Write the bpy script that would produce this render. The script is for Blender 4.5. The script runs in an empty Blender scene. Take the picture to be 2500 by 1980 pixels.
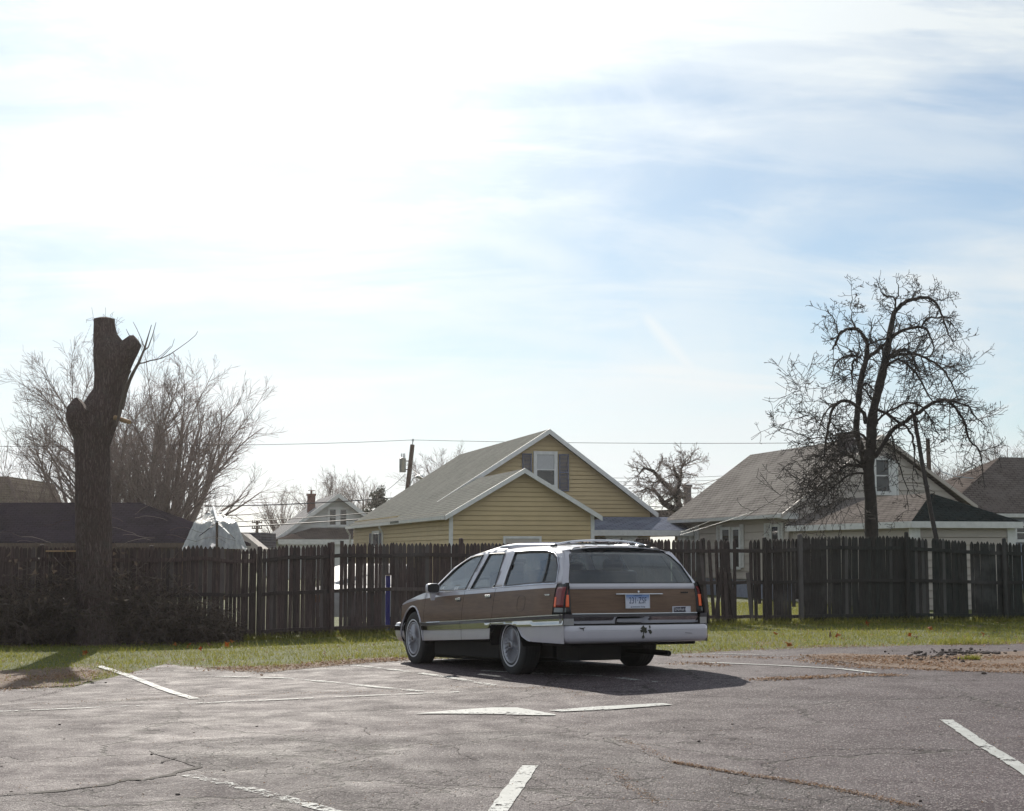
import bpy, math, random
import numpy as np
from mathutils import Vector, Matrix
from mathutils.geometry import delaunay_2d_cdt
random.seed(7); RNG = np.random.default_rng(7)
sc = bpy.context.scene
rad = math.radians
# ------------------------------------------------------------------ camera
EYE = 1.5; F = 3700.0; PITCH = math.atan(355 / F)
cd = bpy.data.cameras.new('camera'); cam = bpy.data.objects.new('camera', cd); sc.collection.objects.link(cam)
cd.sensor_width = 36; cd.lens = 36 * F / 2500; cd.clip_end = 3000; cd.clip_start = 0.05
cam.location = (0, 0, EYE); cam.rotation_euler = (rad(90) + PITCH, 0, 0); sc.camera = cam
# ------------------------------------------------------------------ light
SUN_AZ = math.atan2(-0.185, 1.0); SUN_EL = rad(29.0)
SUN_DIR = Vector((math.sin(SUN_AZ) * math.cos(SUN_EL), math.cos(SUN_AZ) * math.cos(SUN_EL), math.sin(SUN_EL)))
sl = bpy.data.lights.new('sun', 'SUN'); so = bpy.data.objects.new('sun', sl); sc.collection.objects.link(so)
sl.energy = 4.2; sl.angle = rad(0.6); sl.color = (1.0, 0.93, 0.83)
so.rotation_euler = SUN_DIR.to_track_quat('Z', 'Y').to_euler()
sc.view_settings.view_transform = 'Standard'; sc.view_settings.look = 'None'
sc.view_settings.exposure = 0.6; sc.view_settings.gamma = 1
sc.render.resolution_x = 1024; sc.render.resolution_y = 811

class NT:
    """tiny node helper"""
    def __init__(s, tree): s.t = tree; s.n = tree.nodes; s.n.clear()
    def new(s, typ, props=None, **inp):
        n = s.n.new(typ)
        for k, v in (props or {}).items(): setattr(n, k, v)
        for k, v in inp.items():
            key = int(k[1:]) if k[0] == 'i' and k[1:].isdigit() else k.replace('_', ' ')
            s.put(n, key, v)
        return n
    def put(s, n, key, v):
        sock = n.inputs[key]
        if isinstance(v, bpy.types.NodeSocket): s.t.links.new(v, sock)
        elif isinstance(v, bpy.types.Node): s.t.links.new(v.outputs[0], sock)
        else:
            if isinstance(v, tuple) and len(v) == 3 and sock.type == 'RGBA': v = (*v, 1)
            sock.default_value = v
    def math(s, op, a, b=0.0, c=0.0, clamp=False):
        return s.new('ShaderNodeMath', {'operation': op, 'use_clamp': clamp}, i0=a, i1=b, i2=c).outputs[0]
    def mix(s, fac, a, b, blend='MIX'):
        n = s.new('ShaderNodeMix', {'data_type': 'RGBA', 'blend_type': blend}); s.put(n, 0, fac); s.put(n, 6, a); s.put(n, 7, b); return n.outputs[2]
    def noise(s, vec, scale, detail=4, rough=0.55, dist=0.0):
        n = s.new('ShaderNodeTexNoise', Scale=float(scale), Detail=float(detail), Roughness=rough, Distortion=dist)
        if vec is not None: s.put(n, 'Vector', vec)
        return n
    def ramp(s, fac, stops):
        n = s.new('ShaderNodeValToRGB', i0=fac); e = n.color_ramp.elements
        while len(e) < len(stops): e.new(0.5)
        for el, (p, c) in zip(e, stops):
            el.position = p; el.color = (c, c, c, 1) if isinstance(c, (int, float)) else (*c, 1)
        return n.outputs[0]
    def smooth(s, v, lo, hi, a=0.0, b=1.0):
        return s.new('ShaderNodeMapRange', {'interpolation_type': 'SMOOTHSTEP'}, i0=v, i1=lo, i2=hi, i3=a, i4=b).outputs[0]

# world: clear physical sky with thin high cirrus in front of it
world = bpy.data.worlds.new('World'); sc.world = world; world.use_nodes = True
def build_world():
    w = NT(world.node_tree)
    sky = w.new('ShaderNodeTexSky', {'sky_type': 'NISHITA', 'sun_disc': False, 'sun_elevation': SUN_EL, 'sun_rotation': SUN_AZ,
                                     'air_density': 1.0, 'dust_density': 0.3, 'ozone_density': 3.0, 'altitude': 0})
    geo = w.new('ShaderNodeTexCoord').outputs['Generated']
    xyz = w.new('ShaderNodeSeparateXYZ', i0=geo); x, y, z = xyz.outputs
    ys = w.math('MAXIMUM', y, 0.08)
    gx = w.math('DIVIDE', x, ys); gz = w.math('DIVIDE', z, ys)
    zc = w.math('ADD', w.math('MAXIMUM', z, 0.0), 0.30)
    pl = w.new('ShaderNodeCombineXYZ', X=w.math('DIVIDE', x, zc), Y=w.math('DIVIDE', y, zc), Z=0.0)
    def band(rot, scx, scy, sc_, det, rg, dist, loc=(0, 0, 0)):
        mp = w.new('ShaderNodeMapping', {'vector_type': 'POINT'}, Vector=pl.outputs[0], Rotation=(0, 0, rad(rot)), Scale=(scx, scy, 1), Location=loc)
        return w.noise(mp, sc_, det, rg, dist).outputs[0]
    c0 = w.smooth(band(-40, .8, 1.4, 1.5, 4, .5, .6, (1.7, .4, 0)), .40, .62)           # broad veils
    c1 = w.smooth(band(-52, .7, 3.4, 1.7, 8, .58, .9), .44, .66)                      # combed fibres
    c2 = w.smooth(band(24, .8, 3.6, 1.5, 7, .6, .6, (3, 1, 0)), .48, .70)
    cl = w.math('ADD', w.math('MULTIPLY', c0, .45), w.math('MULTIPLY', w.math('MAXIMUM', c1, w.math('MULTIPLY', c2, .8)), w.math('ADD', .34, w.math('MULTIPLY', c0, .5))))
    gm = w.new('ShaderNodeCombineXYZ', X=gx, Y=gz, Z=0.0)
    def wisp(rot, sx, sy, sc_, lo, hi, loc):
        mp = w.new('ShaderNodeMapping', {'vector_type': 'POINT'}, Vector=gm.outputs[0], Rotation=(0, 0, rad(rot)), Scale=(sx, sy, 1), Location=loc)
        return w.smooth(w.noise(mp, sc_, 7, .6, 1.2).outputs[0], lo, hi)
    cl = w.math('ADD', cl, w.math('MULTIPLY', wisp(32, 1.2, 4.6, 3.0, .46, .68, (2, 1, 0)), .40)); cl = w.math('ADD', cl, w.math('MULTIPLY', wisp(-8, .9, 6.0, 2.6, .50, .72, (5, 3, 0)), .35), clamp=True)
    # contrails: short blurred segments across the southern sky
    def streak(ax, az, bx, bz, wid, amp):
        dx, dz = bx - ax, bz - az; L2 = dx * dx + dz * dz; L = math.sqrt(L2)
        t = w.math('ADD', w.math('MULTIPLY', w.math('SUBTRACT', gx, ax), dx / L2), w.math('MULTIPLY', w.math('SUBTRACT', gz, az), dz / L2))
        dd = w.math('ABSOLUTE', w.math('ADD', w.math('MULTIPLY', w.math('SUBTRACT', gx, ax), -dz / L), w.math('MULTIPLY', w.math('SUBTRACT', gz, az), dx / L)))
        wob = w.math('MULTIPLY', w.math('SUBTRACT', w.noise(geo, 28, 4, .6).outputs[0], 0.5), wid * 0.9)
        a = w.smooth(w.math('ADD', dd, wob), 0.0, wid, 1.0, 0.0)
        e = w.math('MULTIPLY', w.smooth(t, -0.1, 0.15), w.smooth(t, 0.75, 1.1, 1.0, 0.0))
        return w.math('MULTIPLY', w.math('MULTIPLY', a, e), amp)
    def g(px, py): return (px - 1250) / F, math.tan(PITCH + math.atan((990 - py) / F))
    for a, b, wd, am in (((880, 350), (1310, 575), .006, .45), ((1570, 760), (1740, 960), .009, .8), ((2230, 1090), (2520, 970), .004, .55),
                         ((640, 720), (1650, 870), .012, .35), ((900, 500), (1470, 665), .02, .5), ((950, 985), (1600, 1060), .008, .3)):
        cl = w.math('MAXIMUM', cl, streak(*g(*a), *g(*b), wd, am))
    # thin cloud is lit from behind: brightest towards the sun (forward scattering)
    dot = w.new('ShaderNodeVectorMath', {'operation': 'DOT_PRODUCT'}, i0=geo, i1=tuple(SUN_DIR)).outputs['Value']
    dot = w.math('MAXIMUM', dot, 0.0)
    glow = w.math('POWER', dot, 20.0); glow2 = w.math('POWER', dot, 60.0)
    bright = w.math('ADD', w.math('ADD', 9.2, w.math('MULTIPLY', glow, 6.0)), w.math('MULTIPLY', glow2, 6.0))
    veil = w.math('ADD', w.math('ADD', w.math('MULTIPLY', w.math('POWER', dot, 14.0), 0.60), 0.30), w.smooth(z, 0.0, .22, .55, 0.0), clamp=True)
    veil = w.math('MULTIPLY', veil, w.math('ADD', .55, w.math('MULTIPLY', wisp(24, 1.0, 1.7, 2.4, .40, .60, (1, 7, 0)), .45)))
    fac = w.math('MAXIMUM', w.math('MULTIPLY', cl, 1.0), 0.0)
    fac = w.math('ADD', fac, w.math('MULTIPLY', veil, w.math('SUBTRACT', 1.0, fac)), clamp=True)
    white = w.new('ShaderNodeVectorMath', {'operation': 'SCALE'}, i0=(.92, .99, 1.02)); w.put(white, 'Scale', bright)
    base = w.mix(1.0, sky, (0.80, .93, .97), 'MULTIPLY')
    col = w.mix(fac, base, white.outputs[0])
    bg = w.new('ShaderNodeBackground', Color=col, Strength=0.06)
    w.new('ShaderNodeOutputWorld', Surface=bg)
build_world()

# ------------------------------------------------------------------ helpers
def rot3(yaw, pitch=0, roll=0):
    return Matrix.Rotation(yaw, 3, 'Z') @ Matrix.Rotation(pitch, 3, 'X') @ Matrix.Rotation(roll, 3, 'Y')
CP, SP = math.cos(PITCH), math.sin(PITCH)
def ray(px, py):
    a, b = (px - 1250) / F, (990 - py) / F
    return Vector((a, CP - b * SP, SP + b * CP))
def at(px, py, Y):
    d = ray(px, py); return Vector((0, 0, EYE)) + d * (Y / d.y)
def on_plane(px, py, A, dirv):
    """where the sight line meets the vertical plane through A along dirv"""
    d = ray(px, py); n = Vector((-dirv[1], dirv[0], 0)); o = Vector((0, 0, EYE))
    return o + d * ((Vector(A) - o).dot(n) / d.dot(n))
def sstep(a, b, x): t = min(1, max(0, (x - a) / (b - a))); return t * t * (3 - 2 * t)
def gz(x, y):
    """height of the ground"""
    cx = min(2.0, max(-6.0, x))
    z = 0.077 + 0.03 * cx * sstep(11, 17, y) - 0.012 * (min(31, max(15, y)) - 17.7)
    z += -0.03 * sstep(31, 45, y) + 0.012 * math.sin(x * .9 + y * .35) * sstep(14, 17, y) * (1 - sstep(18, 20, y))
    return z
def ground(px, py):
    d = ray(px, py); z = 0.05; p = None
    for _ in range(12):
        t = (z - EYE) / d.z; p = Vector((0, 0, EYE)) + d * t; z = gz(p.x, p.y)
    return p
def interp(tab, x):
    if x <= tab[0][0]: return tab[0][1]
    for (a, b), (c, d) in zip(tab, tab[1:]):
        if x <= c: return b + (d - b) * (x - a) / (c - a)
    return tab[-1][1]

class MB:
    def __init__(s): s.v = []; s.f = []; s.m = []; s.cur = 0
    def face(s, pts, m=None):
        i = len(s.v); s.v += [tuple(p) for p in pts]; s.f.append(tuple(range(i, i + len(pts)))); s.m.append(s.cur if m is None else m)
    def box(s, c, size, rot=None, m=None):
        hx, hy, hz = (k / 2 for k in size); i = len(s.v)
        for dx, dy, dz in ((-1,-1,-1),(1,-1,-1),(1,1,-1),(-1,1,-1),(-1,-1,1),(1,-1,1),(1,1,1),(-1,1,1)):
            q = Vector((dx * hx, dy * hy, dz * hz)); q = rot @ q if rot else q; s.v.append(tuple(Vector(c) + q))
        for q in ((0,3,2,1),(4,5,6,7),(0,1,5,4),(1,2,6,5),(2,3,7,6),(3,0,4,7)):
            s.f.append(tuple(i + k for k in q)); s.m.append(s.cur if m is None else m)
    def bx(s, a, b, m=None):
        s.box([(p + q) / 2 for p, q in zip(a, b)], [abs(q - p) for p, q in zip(a, b)], None, m)
    def rings(s, rings, close=True, caps=True, m=None):
        i0 = len(s.v); n = len(rings[0]); m = s.cur if m is None else m
        for r in rings: s.v += [tuple(p) for p in r]
        for k in range(len(rings) - 1):
            for j in range(n if close else n - 1):
                a = i0 + k * n + j; b = i0 + k * n + (j + 1) % n
                s.f.append((a, b, b + n, a + n)); s.m.append(m)
        if caps and close:
            s.f.append(tuple(i0 + j for j in reversed(range(n)))); s.m.append(m)
            s.f.append(tuple(i0 + (len(rings) - 1) * n + j for j in range(n))); s.m.append(m)
    def tube(s, pts, r, n=8, m=None, caps=True, squash=None):
        pts = [Vector(p) for p in pts]; rs = r if isinstance(r, (list, tuple)) else [r] * len(pts); out = []
        up = None
        for k, p in enumerate(pts):
            t = (pts[min(k + 1, len(pts) - 1)] - pts[max(k - 1, 0)])
            t = t.normalized() if t.length > 1e-9 else Vector((0, 0, 1))
            if up is None: up = t.orthogonal().normalized()
            else: up = (up - t * up.dot(t)); up = up.normalized() if up.length > 1e-6 else t.orthogonal().normalized()
            w = t.cross(up)
            out.append([p + (up * math.cos(a) + w * math.sin(a)) * rs[k] for a in (2 * math.pi * j / n for j in range(n))])
        s.rings(out, True, caps, m)
    def extrude(s, poly, d, m=None):
        """closed polygon (3d points) extruded along vector d"""
        d = Vector(d); a = [Vector(p) for p in poly]; s.rings([a, [p + d for p in a]], True, True, m)
    def grid(s, P, m=None, skip=True):
        """P[i][j] 3d points"""
        i0 = len(s.v); nj = len(P[0]); m = s.cur if m is None else m
        for r in P: s.v += [tuple(p) for p in r]
        for i in range(len(P) - 1):
            for j in range(nj - 1):
                a = i0 + i * nj + j; q = (a, a + 1, a + nj + 1, a + nj)
                if skip and (Vector(s.v[q[2]]) - Vector(s.v[q[0]])).cross(Vector(s.v[q[3]]) - Vector(s.v[q[1]])).length < 1e-6: continue
                s.f.append(q); s.m.append(m)
    def build(s, name, mats, parent=None, smooth=False, bevel=0, thick=0, weld=False, sharp=40, offset=-1):
        me = bpy.data.meshes.new(name); v = s.v
        me.from_pydata(v, [], s.f)
        if not isinstance(mats, (list, tuple)): mats = [mats]
        for mm in mats: me.materials.append(mm)
        if len(mats) > 1: me.polygons.foreach_set('material_index', s.m)
        if smooth: me.polygons.foreach_set('use_smooth', [True] * len(me.polygons))
        me.update(); o = bpy.data.objects.new(name, me); sc.collection.objects.link(o)
        if parent: o.parent = parent
        if weld: md = o.modifiers.new('weld', 'WELD'); md.merge_threshold = 0.0008
        if thick: md = o.modifiers.new('solid', 'SOLIDIFY'); md.thickness = thick; md.offset = offset
        if bevel: md = o.modifiers.new('bevel', 'BEVEL'); md.width = bevel; md.segments = 2; md.limit_method = 'ANGLE'; md.angle_limit = rad(35)
        if smooth and sharp:
            try: me.set_sharp_from_angle(angle=rad(sharp))
            except Exception: pass
        return o
def thing(name, label, cat, loc=(0, 0, 0), rot=None, group=None):
    o = bpy.data.objects.new(name, None); sc.collection.objects.link(o); o.empty_display_size = 0.2
    o.location = loc
    if rot is not None: o.rotation_euler = rot if not isinstance(rot, (int, float)) else (0, 0, rot)
    o['label'] = label; o['category'] = cat
    if group: o['group'] = group
    return o
def tag(o, label, cat, group=None):
    o['label'] = label; o['category'] = cat
    if group: o['group'] = group
    return o
def structure(o): o['kind'] = 'structure'; return o
def stuff(o, label, cat): o['kind'] = 'stuff'; o['label'] = label; o['category'] = cat; return o

# ------------------------------------------------------------------ materials
def mat(name, col, rough=0.7, metal=0.0, var=0.12, scale=6.0, bump=0.0, bscale=40, spec=0.5, coat=0.0, stretch=None, hue=None):
    m = bpy.data.materials.new(name); m.use_nodes = True; t = NT(m.node_tree)
    vec = t.new('ShaderNodeTexCoord').outputs['Object']
    if stretch: vec = t.new('ShaderNodeMapping', Vector=vec, Scale=stretch).outputs[0]
    n = t.noise(vec, scale, 5, 0.6).outputs[0]
    c2 = hue or tuple(c * (1 - var) for c in col); c1 = tuple(min(1, c * (1 + var)) for c in col)
    base = t.mix(t.smooth(n, 0.3, 0.7), c1, c2)
    p = t.new('ShaderNodeBsdfPrincipled', Base_Color=base, Roughness=rough, Metallic=metal, Specular_IOR_Level=spec, Coat_Weight=coat, Coat_Roughness=0.08)
    if bump:
        b = t.new('ShaderNodeBump', Strength=bump, Distance=0.02, Height=t.noise(vec, bscale, 4, .6).outputs[0]); t.put(p, 'Normal', b)
    t.new('ShaderNodeOutputMaterial', Surface=p); return m
M = {}
M['white_trim'] = mat('white_trim', (.62, .61, .60), .55, var=.08)
M['gutter'] = mat('gutter_white', (.55, .54, .52), .4, var=.1)
M['yellow'] = mat('yellow_siding', (.50, .375, .20), .6, var=.06, scale=1.2)
M['cream'] = mat('pale_siding', (.42, .37, .33), .65, var=.06, scale=1.2)
M['whiteside'] = mat('white_siding', (.55, .55, .54), .65, var=.06, scale=1.2)
M['bluewall'] = mat('bluegrey_wall', (.24, .27, .34), .7, var=.08)
M['shutter'] = mat('blue_shutter', (.13, .14, .19), .6, var=.1)
M['brick'] = mat('brick', (.11, .045, .034), .85, var=.3, scale=14, bump=.4)
M['greybrick'] = mat('grey_brick', (.13, .11, .11), .9, var=.3, scale=12, bump=.4)
M['dark'] = mat('dark_void', (.02, .02, .022), .8)
M['curtain'] = mat('curtain', (.45, .45, .46), .9, scale=20, stretch=(6, 6, .5))
M['metal'] = mat('grey_metal', (.35, .36, .38), .45, metal=.4)
M['polewood'] = mat('pole_wood', (.075, .05, .038), .85, var=.3, scale=8, stretch=(6, 6, .6))
M['wire'] = mat('wire', (.06, .06, .065), .6)
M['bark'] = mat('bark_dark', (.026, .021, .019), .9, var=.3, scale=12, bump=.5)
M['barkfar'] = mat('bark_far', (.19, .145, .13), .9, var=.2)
M['stem'] = mat('water_sprout', (.10, .075, .06), .8)
M['cut'] = mat('cut_wood', (.30, .19, .10), .8, var=.25, scale=15)
M['blue'] = mat('blue_plastic', (.02, .03, .28), .35)
M['concrete'] = mat('foundation', (.22, .24, .31), .85)

def glass_dark():
    m = bpy.data.materials.new('window_glass'); m.use_nodes = True; t = NT(m.node_tree)
    p = t.new('ShaderNodeBsdfPrincipled', Base_Color=(.015, .018, .022), Roughness=0.06, Specular_IOR_Level=.6)
    t.new('ShaderNodeOutputMaterial', Surface=p); return m
M['glass'] = glass_dark()

def fence_mat():
    m = bpy.data.materials.new('weathered_fence_wood'); m.use_nodes = True; t = NT(m.node_tree)
    geo = t.new('ShaderNodeNewGeometry'); pos = geo.outputs['Position']
    info = t.new('ShaderNodeObjectInfo').outputs['Random']
    mp = t.new('ShaderNodeMapping', Vector=pos, Scale=(14, 14, 1.2))
    n = t.noise(mp, 3.0, 6, .65).outputs[0]
    big = t.noise(pos, .9, 4, .6).outputs[0]
    x = t.new('ShaderNodeSeparateXYZ', i0=pos).outputs[0]
    k = t.smooth(x, 2.5, 8.5)     # lens flare put into the colour: left lighter and redder, right darker
    ca = t.mix(t.smooth(n, .3, .7), (.046, .030, .030), (.100, .069, .066))
    cb = t.mix(t.smooth(n, .3, .7), (.010, .014, .013), (.032, .038, .035))
    c = t.mix(k, ca, cb)
    c = t.mix(t.math('MULTIPLY', t.math('POWER', info, 1.5), .75), c, (.03, .026, .025)); c = t.mix(t.smooth(t.math('FRACT', t.math('MULTIPLY', info, 7.3)), .82, 1.0, 0, .4), c, (.17, .155, .15))
    c = t.mix(t.smooth(big, .55, .75, 0, .35), c, (.13, .12, .12))
    b = t.new('ShaderNodeBump', Strength=.5, Distance=.01, Height=n)
    p = t.new('ShaderNodeBsdfPrincipled', Base_Color=c, Roughness=.85, Specular_IOR_Level=.25, Normal=b)
    t.new('ShaderNodeOutputMaterial', Surface=p); return m
M['fence'] = fence_mat()

def shingle_mat(name, c1, c2, axis, k, scale=1.0, rough=.75):
    """rows of shingles that run level; axis = local axis along the eave, k stretches z to slope length"""
    m = bpy.data.materials.new(name); m.use_nodes = True; t = NT(m.node_tree)
    o = t.new('ShaderNodeTexCoord').outputs['Object']; s = t.new('ShaderNodeSeparateXYZ', i0=o)
    v = t.new('ShaderNodeCombineXYZ', X=s.outputs[axis], Y=t.math('MULTIPLY', s.outputs[2], k), Z=0.0)
    br = t.new('ShaderNodeTexBrick', {'offset': .5}, Vector=v, Color1=(*c1, 1), Color2=(*c2, 1), Mortar=(*[c * .45 for c in c1], 1), Scale=scale,
               Mortar_Size=.022, Mortar_Smooth=.3, Bias=0.0, Brick_Width=.33, Row_Height=.15)
    n = t.noise(o, 1.1, 5, .6).outputs[0]; n2 = t.noise(o, 60, 3, .6).outputs[0]
    c = t.mix(t.smooth(n, .35, .7, 0, .55), br.outputs[0], tuple(x * 1.25 for x in c2))
    c = t.mix(t.smooth(n2, .3, .7, 0, .25), c, tuple(x * .5 for x in c1))
    b = t.new('ShaderNodeBump', Strength=.6, Distance=.02, Height=t.math('SUBTRACT', 1.0, br.outputs[1]))
    p = t.new('ShaderNodeBsdfPrincipled', Base_Color=c, Roughness=1.0, Specular_IOR_Level=.0, Normal=b)
    t.new('ShaderNodeOutputMaterial', Surface=p); return m

def asphalt_mat(name, c_lo, c_hi, crack, rough=.55, agg=1.0):
    m = bpy.data.materials.new(name); m.use_nodes = True; t = NT(m.node_tree)
    pos = t.new('ShaderNodeNewGeometry').outputs['Position']
    big = t.noise(pos, .35, 5, .6, .4).outputs[0]; mid = t.noise(pos, 2.2, 6, .65, .3).outputs[0]
    fine = t.noise(pos, 55, 3, .7).outputs[0]
    agv = t.new('ShaderNodeTexVoronoi', {'feature': 'F1'}, Vector=pos, Scale=95.0)
    c = t.mix(t.smooth(big, .3, .7), c_lo, c_hi)
    c = t.mix(t.smooth(mid, .42, .7, 0, .35), c, tuple(x * .62 for x in c_lo))
    spk = t.smooth(t.new('ShaderNodeSeparateColor', i0=agv.outputs['Color']).outputs[0], .78, .95)
    ag2 = t.new('ShaderNodeTexVoronoi', {'feature': 'F1'}, Vector=pos, Scale=38.0); s2 = t.new('ShaderNodeSeparateColor', i0=ag2.outputs['Color'])
    c = t.mix(t.math('MULTIPLY', t.math('MULTIPLY', t.smooth(s2.outputs[0], .70, .9), t.smooth(ag2.outputs['Distance'], .0, .4, 1.0, 0.0)), .6 * agg), c, tuple(x * .35 for x in c_lo))
    c = t.mix(t.math('MULTIPLY', t.math('MULTIPLY', t.smooth(s2.outputs[1], .86, .97), t.smooth(ag2.outputs['Distance'], .0, .3, 1.0, 0.0)), .8), c, (.30, .27, .25))
    c = t.mix(t.math('MULTIPLY', spk, .8), c, (.27, .245, .235))
    dk = t.smooth(t.new('ShaderNodeSeparateColor', i0=agv.outputs['Color']).outputs[1], .72, .95)
    c = t.mix(t.math('MULTIPLY', dk, .8), c, (.012, .012, .013))
    # alligator cracking where the surface is worn
    dis = t.new('ShaderNodeVectorMath', {'operation': 'MULTIPLY_ADD'}, i0=t.noise(pos, 1.6, 4, .6).outputs[1], i1=(.9, .9, 0), i2=pos)
    vo = t.new('ShaderNodeTexVoronoi', {'feature': 'DISTANCE_TO_EDGE'}, Vector=dis.outputs[0], Scale=crack[0])
    line = t.smooth(vo.outputs[0], 0.0, crack[1], 1.0, 0.0)
    mask = t.smooth(t.noise(pos, .5, 3, .6, .5).outputs[0], crack[2], crack[2] + .12)
    line = t.math('MULTIPLY', line, mask)
    vo2 = t.new('ShaderNodeTexVoronoi', {'feature': 'DISTANCE_TO_EDGE'}, Vector=dis.outputs[0], Scale=.42)
    line = t.math('MAXIMUM', line, t.smooth(vo2.outputs[0], 0.0, .009, .9, 0.0))
    c = t.mix(line, c, (.022, .018, .016))
    h = t.math('ADD', t.math('MULTIPLY', agv.outputs['Distance'], -.8 * agg), t.math('MULTIPLY', fine, .5 * agg))
    h = t.math('ADD', h, t.math('MULTIPLY', mid, 2.2)); h = t.math('SUBTRACT', h, t.math('MULTIPLY', line, 2.0))
    b = t.new('ShaderNodeBump', Strength=.9, Distance=.007, Height=h)
    r = t.math('ADD', rough - .06, t.math('MULTIPLY', t.math('SUBTRACT', mid, .5), .55), clamp=True)
    p = t.new('ShaderNodeBsdfPrincipled', Base_Color=c, Roughness=r, Specular_IOR_Level=.105, Normal=b)
    t.new('ShaderNodeOutputMaterial', Surface=p); return m
M['asphalt'] = asphalt_mat('asphalt_lot', (.052, .037, .043), (.078, .058, .066), (3.2, .03, .56), rough=.80)
M['asphalt_old'] = asphalt_mat('asphalt_old', (.040, .029, .033), (.100, .080, .086), (4.0, .045, .40), rough=.78, agg=1.7)

def soil_mat():
    m = bpy.data.materials.new('ground_soil_grass'); m.use_nodes = True; t = NT(m.node_tree)
    pos = t.new('ShaderNodeNewGeometry').outputs['Position']
    n = t.noise(pos, 7, 6, .7).outputs[0]; n2 = t.noise(pos, .6, 4, .6).outputs[0]
    g = t.mix(t.smooth(n, .3, .7), (.050, .066, .014), (.105, .115, .030))
    s = t.mix(t.smooth(n, .35, .65), (.085, .055, .038), (.17, .12, .085))
    c = t.mix(t.smooth(n2, .56, .66, 0, .55), g, s)
    b = t.new('ShaderNodeBump', Strength=.8, Distance=.04, Height=t.noise(pos, 30, 5, .7).outputs[0])
    p = t.new('ShaderNodeBsdfPrincipled', Base_Color=c, Roughness=.9, Specular_IOR_Level=.2, Normal=b)
    t.new('ShaderNodeOutputMaterial', Surface=p); return m
M['soil'] = soil_mat()
M['dirt'] = mat('bare_dirt', (.135, .092, .066), .9, var=.35, scale=12, bump=.8, bscale=50, spec=.2)
def worn_paint(name, cover):
    m = bpy.data.materials.new(name); m.use_nodes = True; t = NT(m.node_tree)
    pos = t.new('ShaderNodeNewGeometry').outputs['Position']
    n = t.noise(pos, 28, 5, .75).outputs[0]; n2 = t.noise(pos, 3, 4, .6).outputs[0]
    c = t.mix(t.smooth(n2, .3, .7), (.40, .41, .40), (.27, .28, .27))
    p = t.new('ShaderNodeBsdfPrincipled', Base_Color=c, Roughness=.75, Specular_IOR_Level=.3)
    b = t.new('ShaderNodeBump', Strength=.6, Distance=.006, Height=t.noise(pos, 60, 3, .7).outputs[0]); t.put(p, 'Normal', b)
    tr = t.new('ShaderNodeBsdfTransparent')
    a = t.smooth(t.math('ADD', t.math('MULTIPLY', n, .6), t.math('MULTIPLY', n2, .4)), cover, cover + .05)
    mx = t.new('ShaderNodeMixShader', i0=a, i1=tr, i2=p)
    t.new('ShaderNodeOutputMaterial', Surface=mx); return m
M['paint'] = worn_paint('road_paint', .42); M['paint_worn'] = worn_paint('road_paint_worn', .48)
def leafy(name, c1, c2, trans=.5, rough=.6):
    m = bpy.data.materials.new(name); m.use_nodes = True; t = NT(m.node_tree)
    pos = t.new('ShaderNodeNewGeometry').outputs['Position']
    n = t.noise(pos, 9, 4, .7).outputs[0]; n2 = t.noise(pos, 90, 2, .5).outputs[0]
    c = t.mix(t.smooth(t.math('ADD', t.math('MULTIPLY', n, .5), t.math('MULTIPLY', n2, .5)), .38, .62), c1, c2)
    d = t.new('ShaderNodeBsdfPrincipled', Base_Color=c, Roughness=rough, Specular_IOR_Level=.4)
    tl = t.new('ShaderNodeBsdfTranslucent', Color=c)
    t.new('ShaderNodeOutputMaterial', Surface=t.new('ShaderNodeMixShader', i0=trans, i1=d, i2=tl)); return m
M['blade'] = leafy('grass_blade', (.095, .115, .014), (.30, .275, .05), .5)
M['straw'] = leafy('dead_leaf', (.15, .075, .040), (.36, .23, .14), .35, .75)
M['redleaf'] = leafy('red_leaf', (.42, .07, .02), (.45, .22, .03), .5)
M['bramble'] = mat('bramble_stem', (.075, .055, .048), .85, var=.3)

def tube_mesh(name, segs, material, parent=None, n=4):
    """segs: array (k, 8) of p0, p1, r0, r1 -> one mesh of tapered tubes"""
    S = np.array(segs, float); k = len(S); p0, p1, r0, r1 = S[:, :3], S[:, 3:6], S[:, 6], S[:, 7]
    t = p1 - p0; L = np.linalg.norm(t, axis=1, keepdims=True); t = t / np.maximum(L, 1e-9)
    ref = np.where(np.abs(t[:, 2:3]) < .9, np.array([[0, 0, 1.]]), np.array([[1., 0, 0]]))
    u = np.cross(t, ref); u /= np.linalg.norm(u, axis=1, keepdims=True); w = np.cross(t, u)
    V = np.zeros((k, 2 * n, 3))
    for j in range(n):
        a = 2 * math.pi * j / n; dvec = u * math.cos(a) + w * math.sin(a)
        V[:, j] = p0 + dvec * r0[:, None]; V[:, n + j] = p1 + dvec * r1[:, None]
    base = (np.arange(k) * 2 * n)[:, None, None]
    q = np.array([[j, (j + 1) % n, n + (j + 1) % n, n + j] for j in range(n)])[None]
    Fc = (base + q).reshape(-1, 4)
    me = bpy.data.meshes.new(name); me.vertices.add(k * 2 * n); me.vertices.foreach_set('co', V.reshape(-1))
    me.loops.add(Fc.size); me.loops.foreach_set('vertex_index', Fc.reshape(-1).astype(np.int32))
    me.polygons.add(len(Fc)); me.polygons.foreach_set('loop_start', (np.arange(len(Fc)) * 4).astype(np.int32))
    me.polygons.foreach_set('use_smooth', np.ones(len(Fc), bool))
    me.materials.append(material); me.update(calc_edges=True)
    o = bpy.data.objects.new(name, me); sc.collection.objects.link(o)
    if parent: o.parent = parent
    return o
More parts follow.
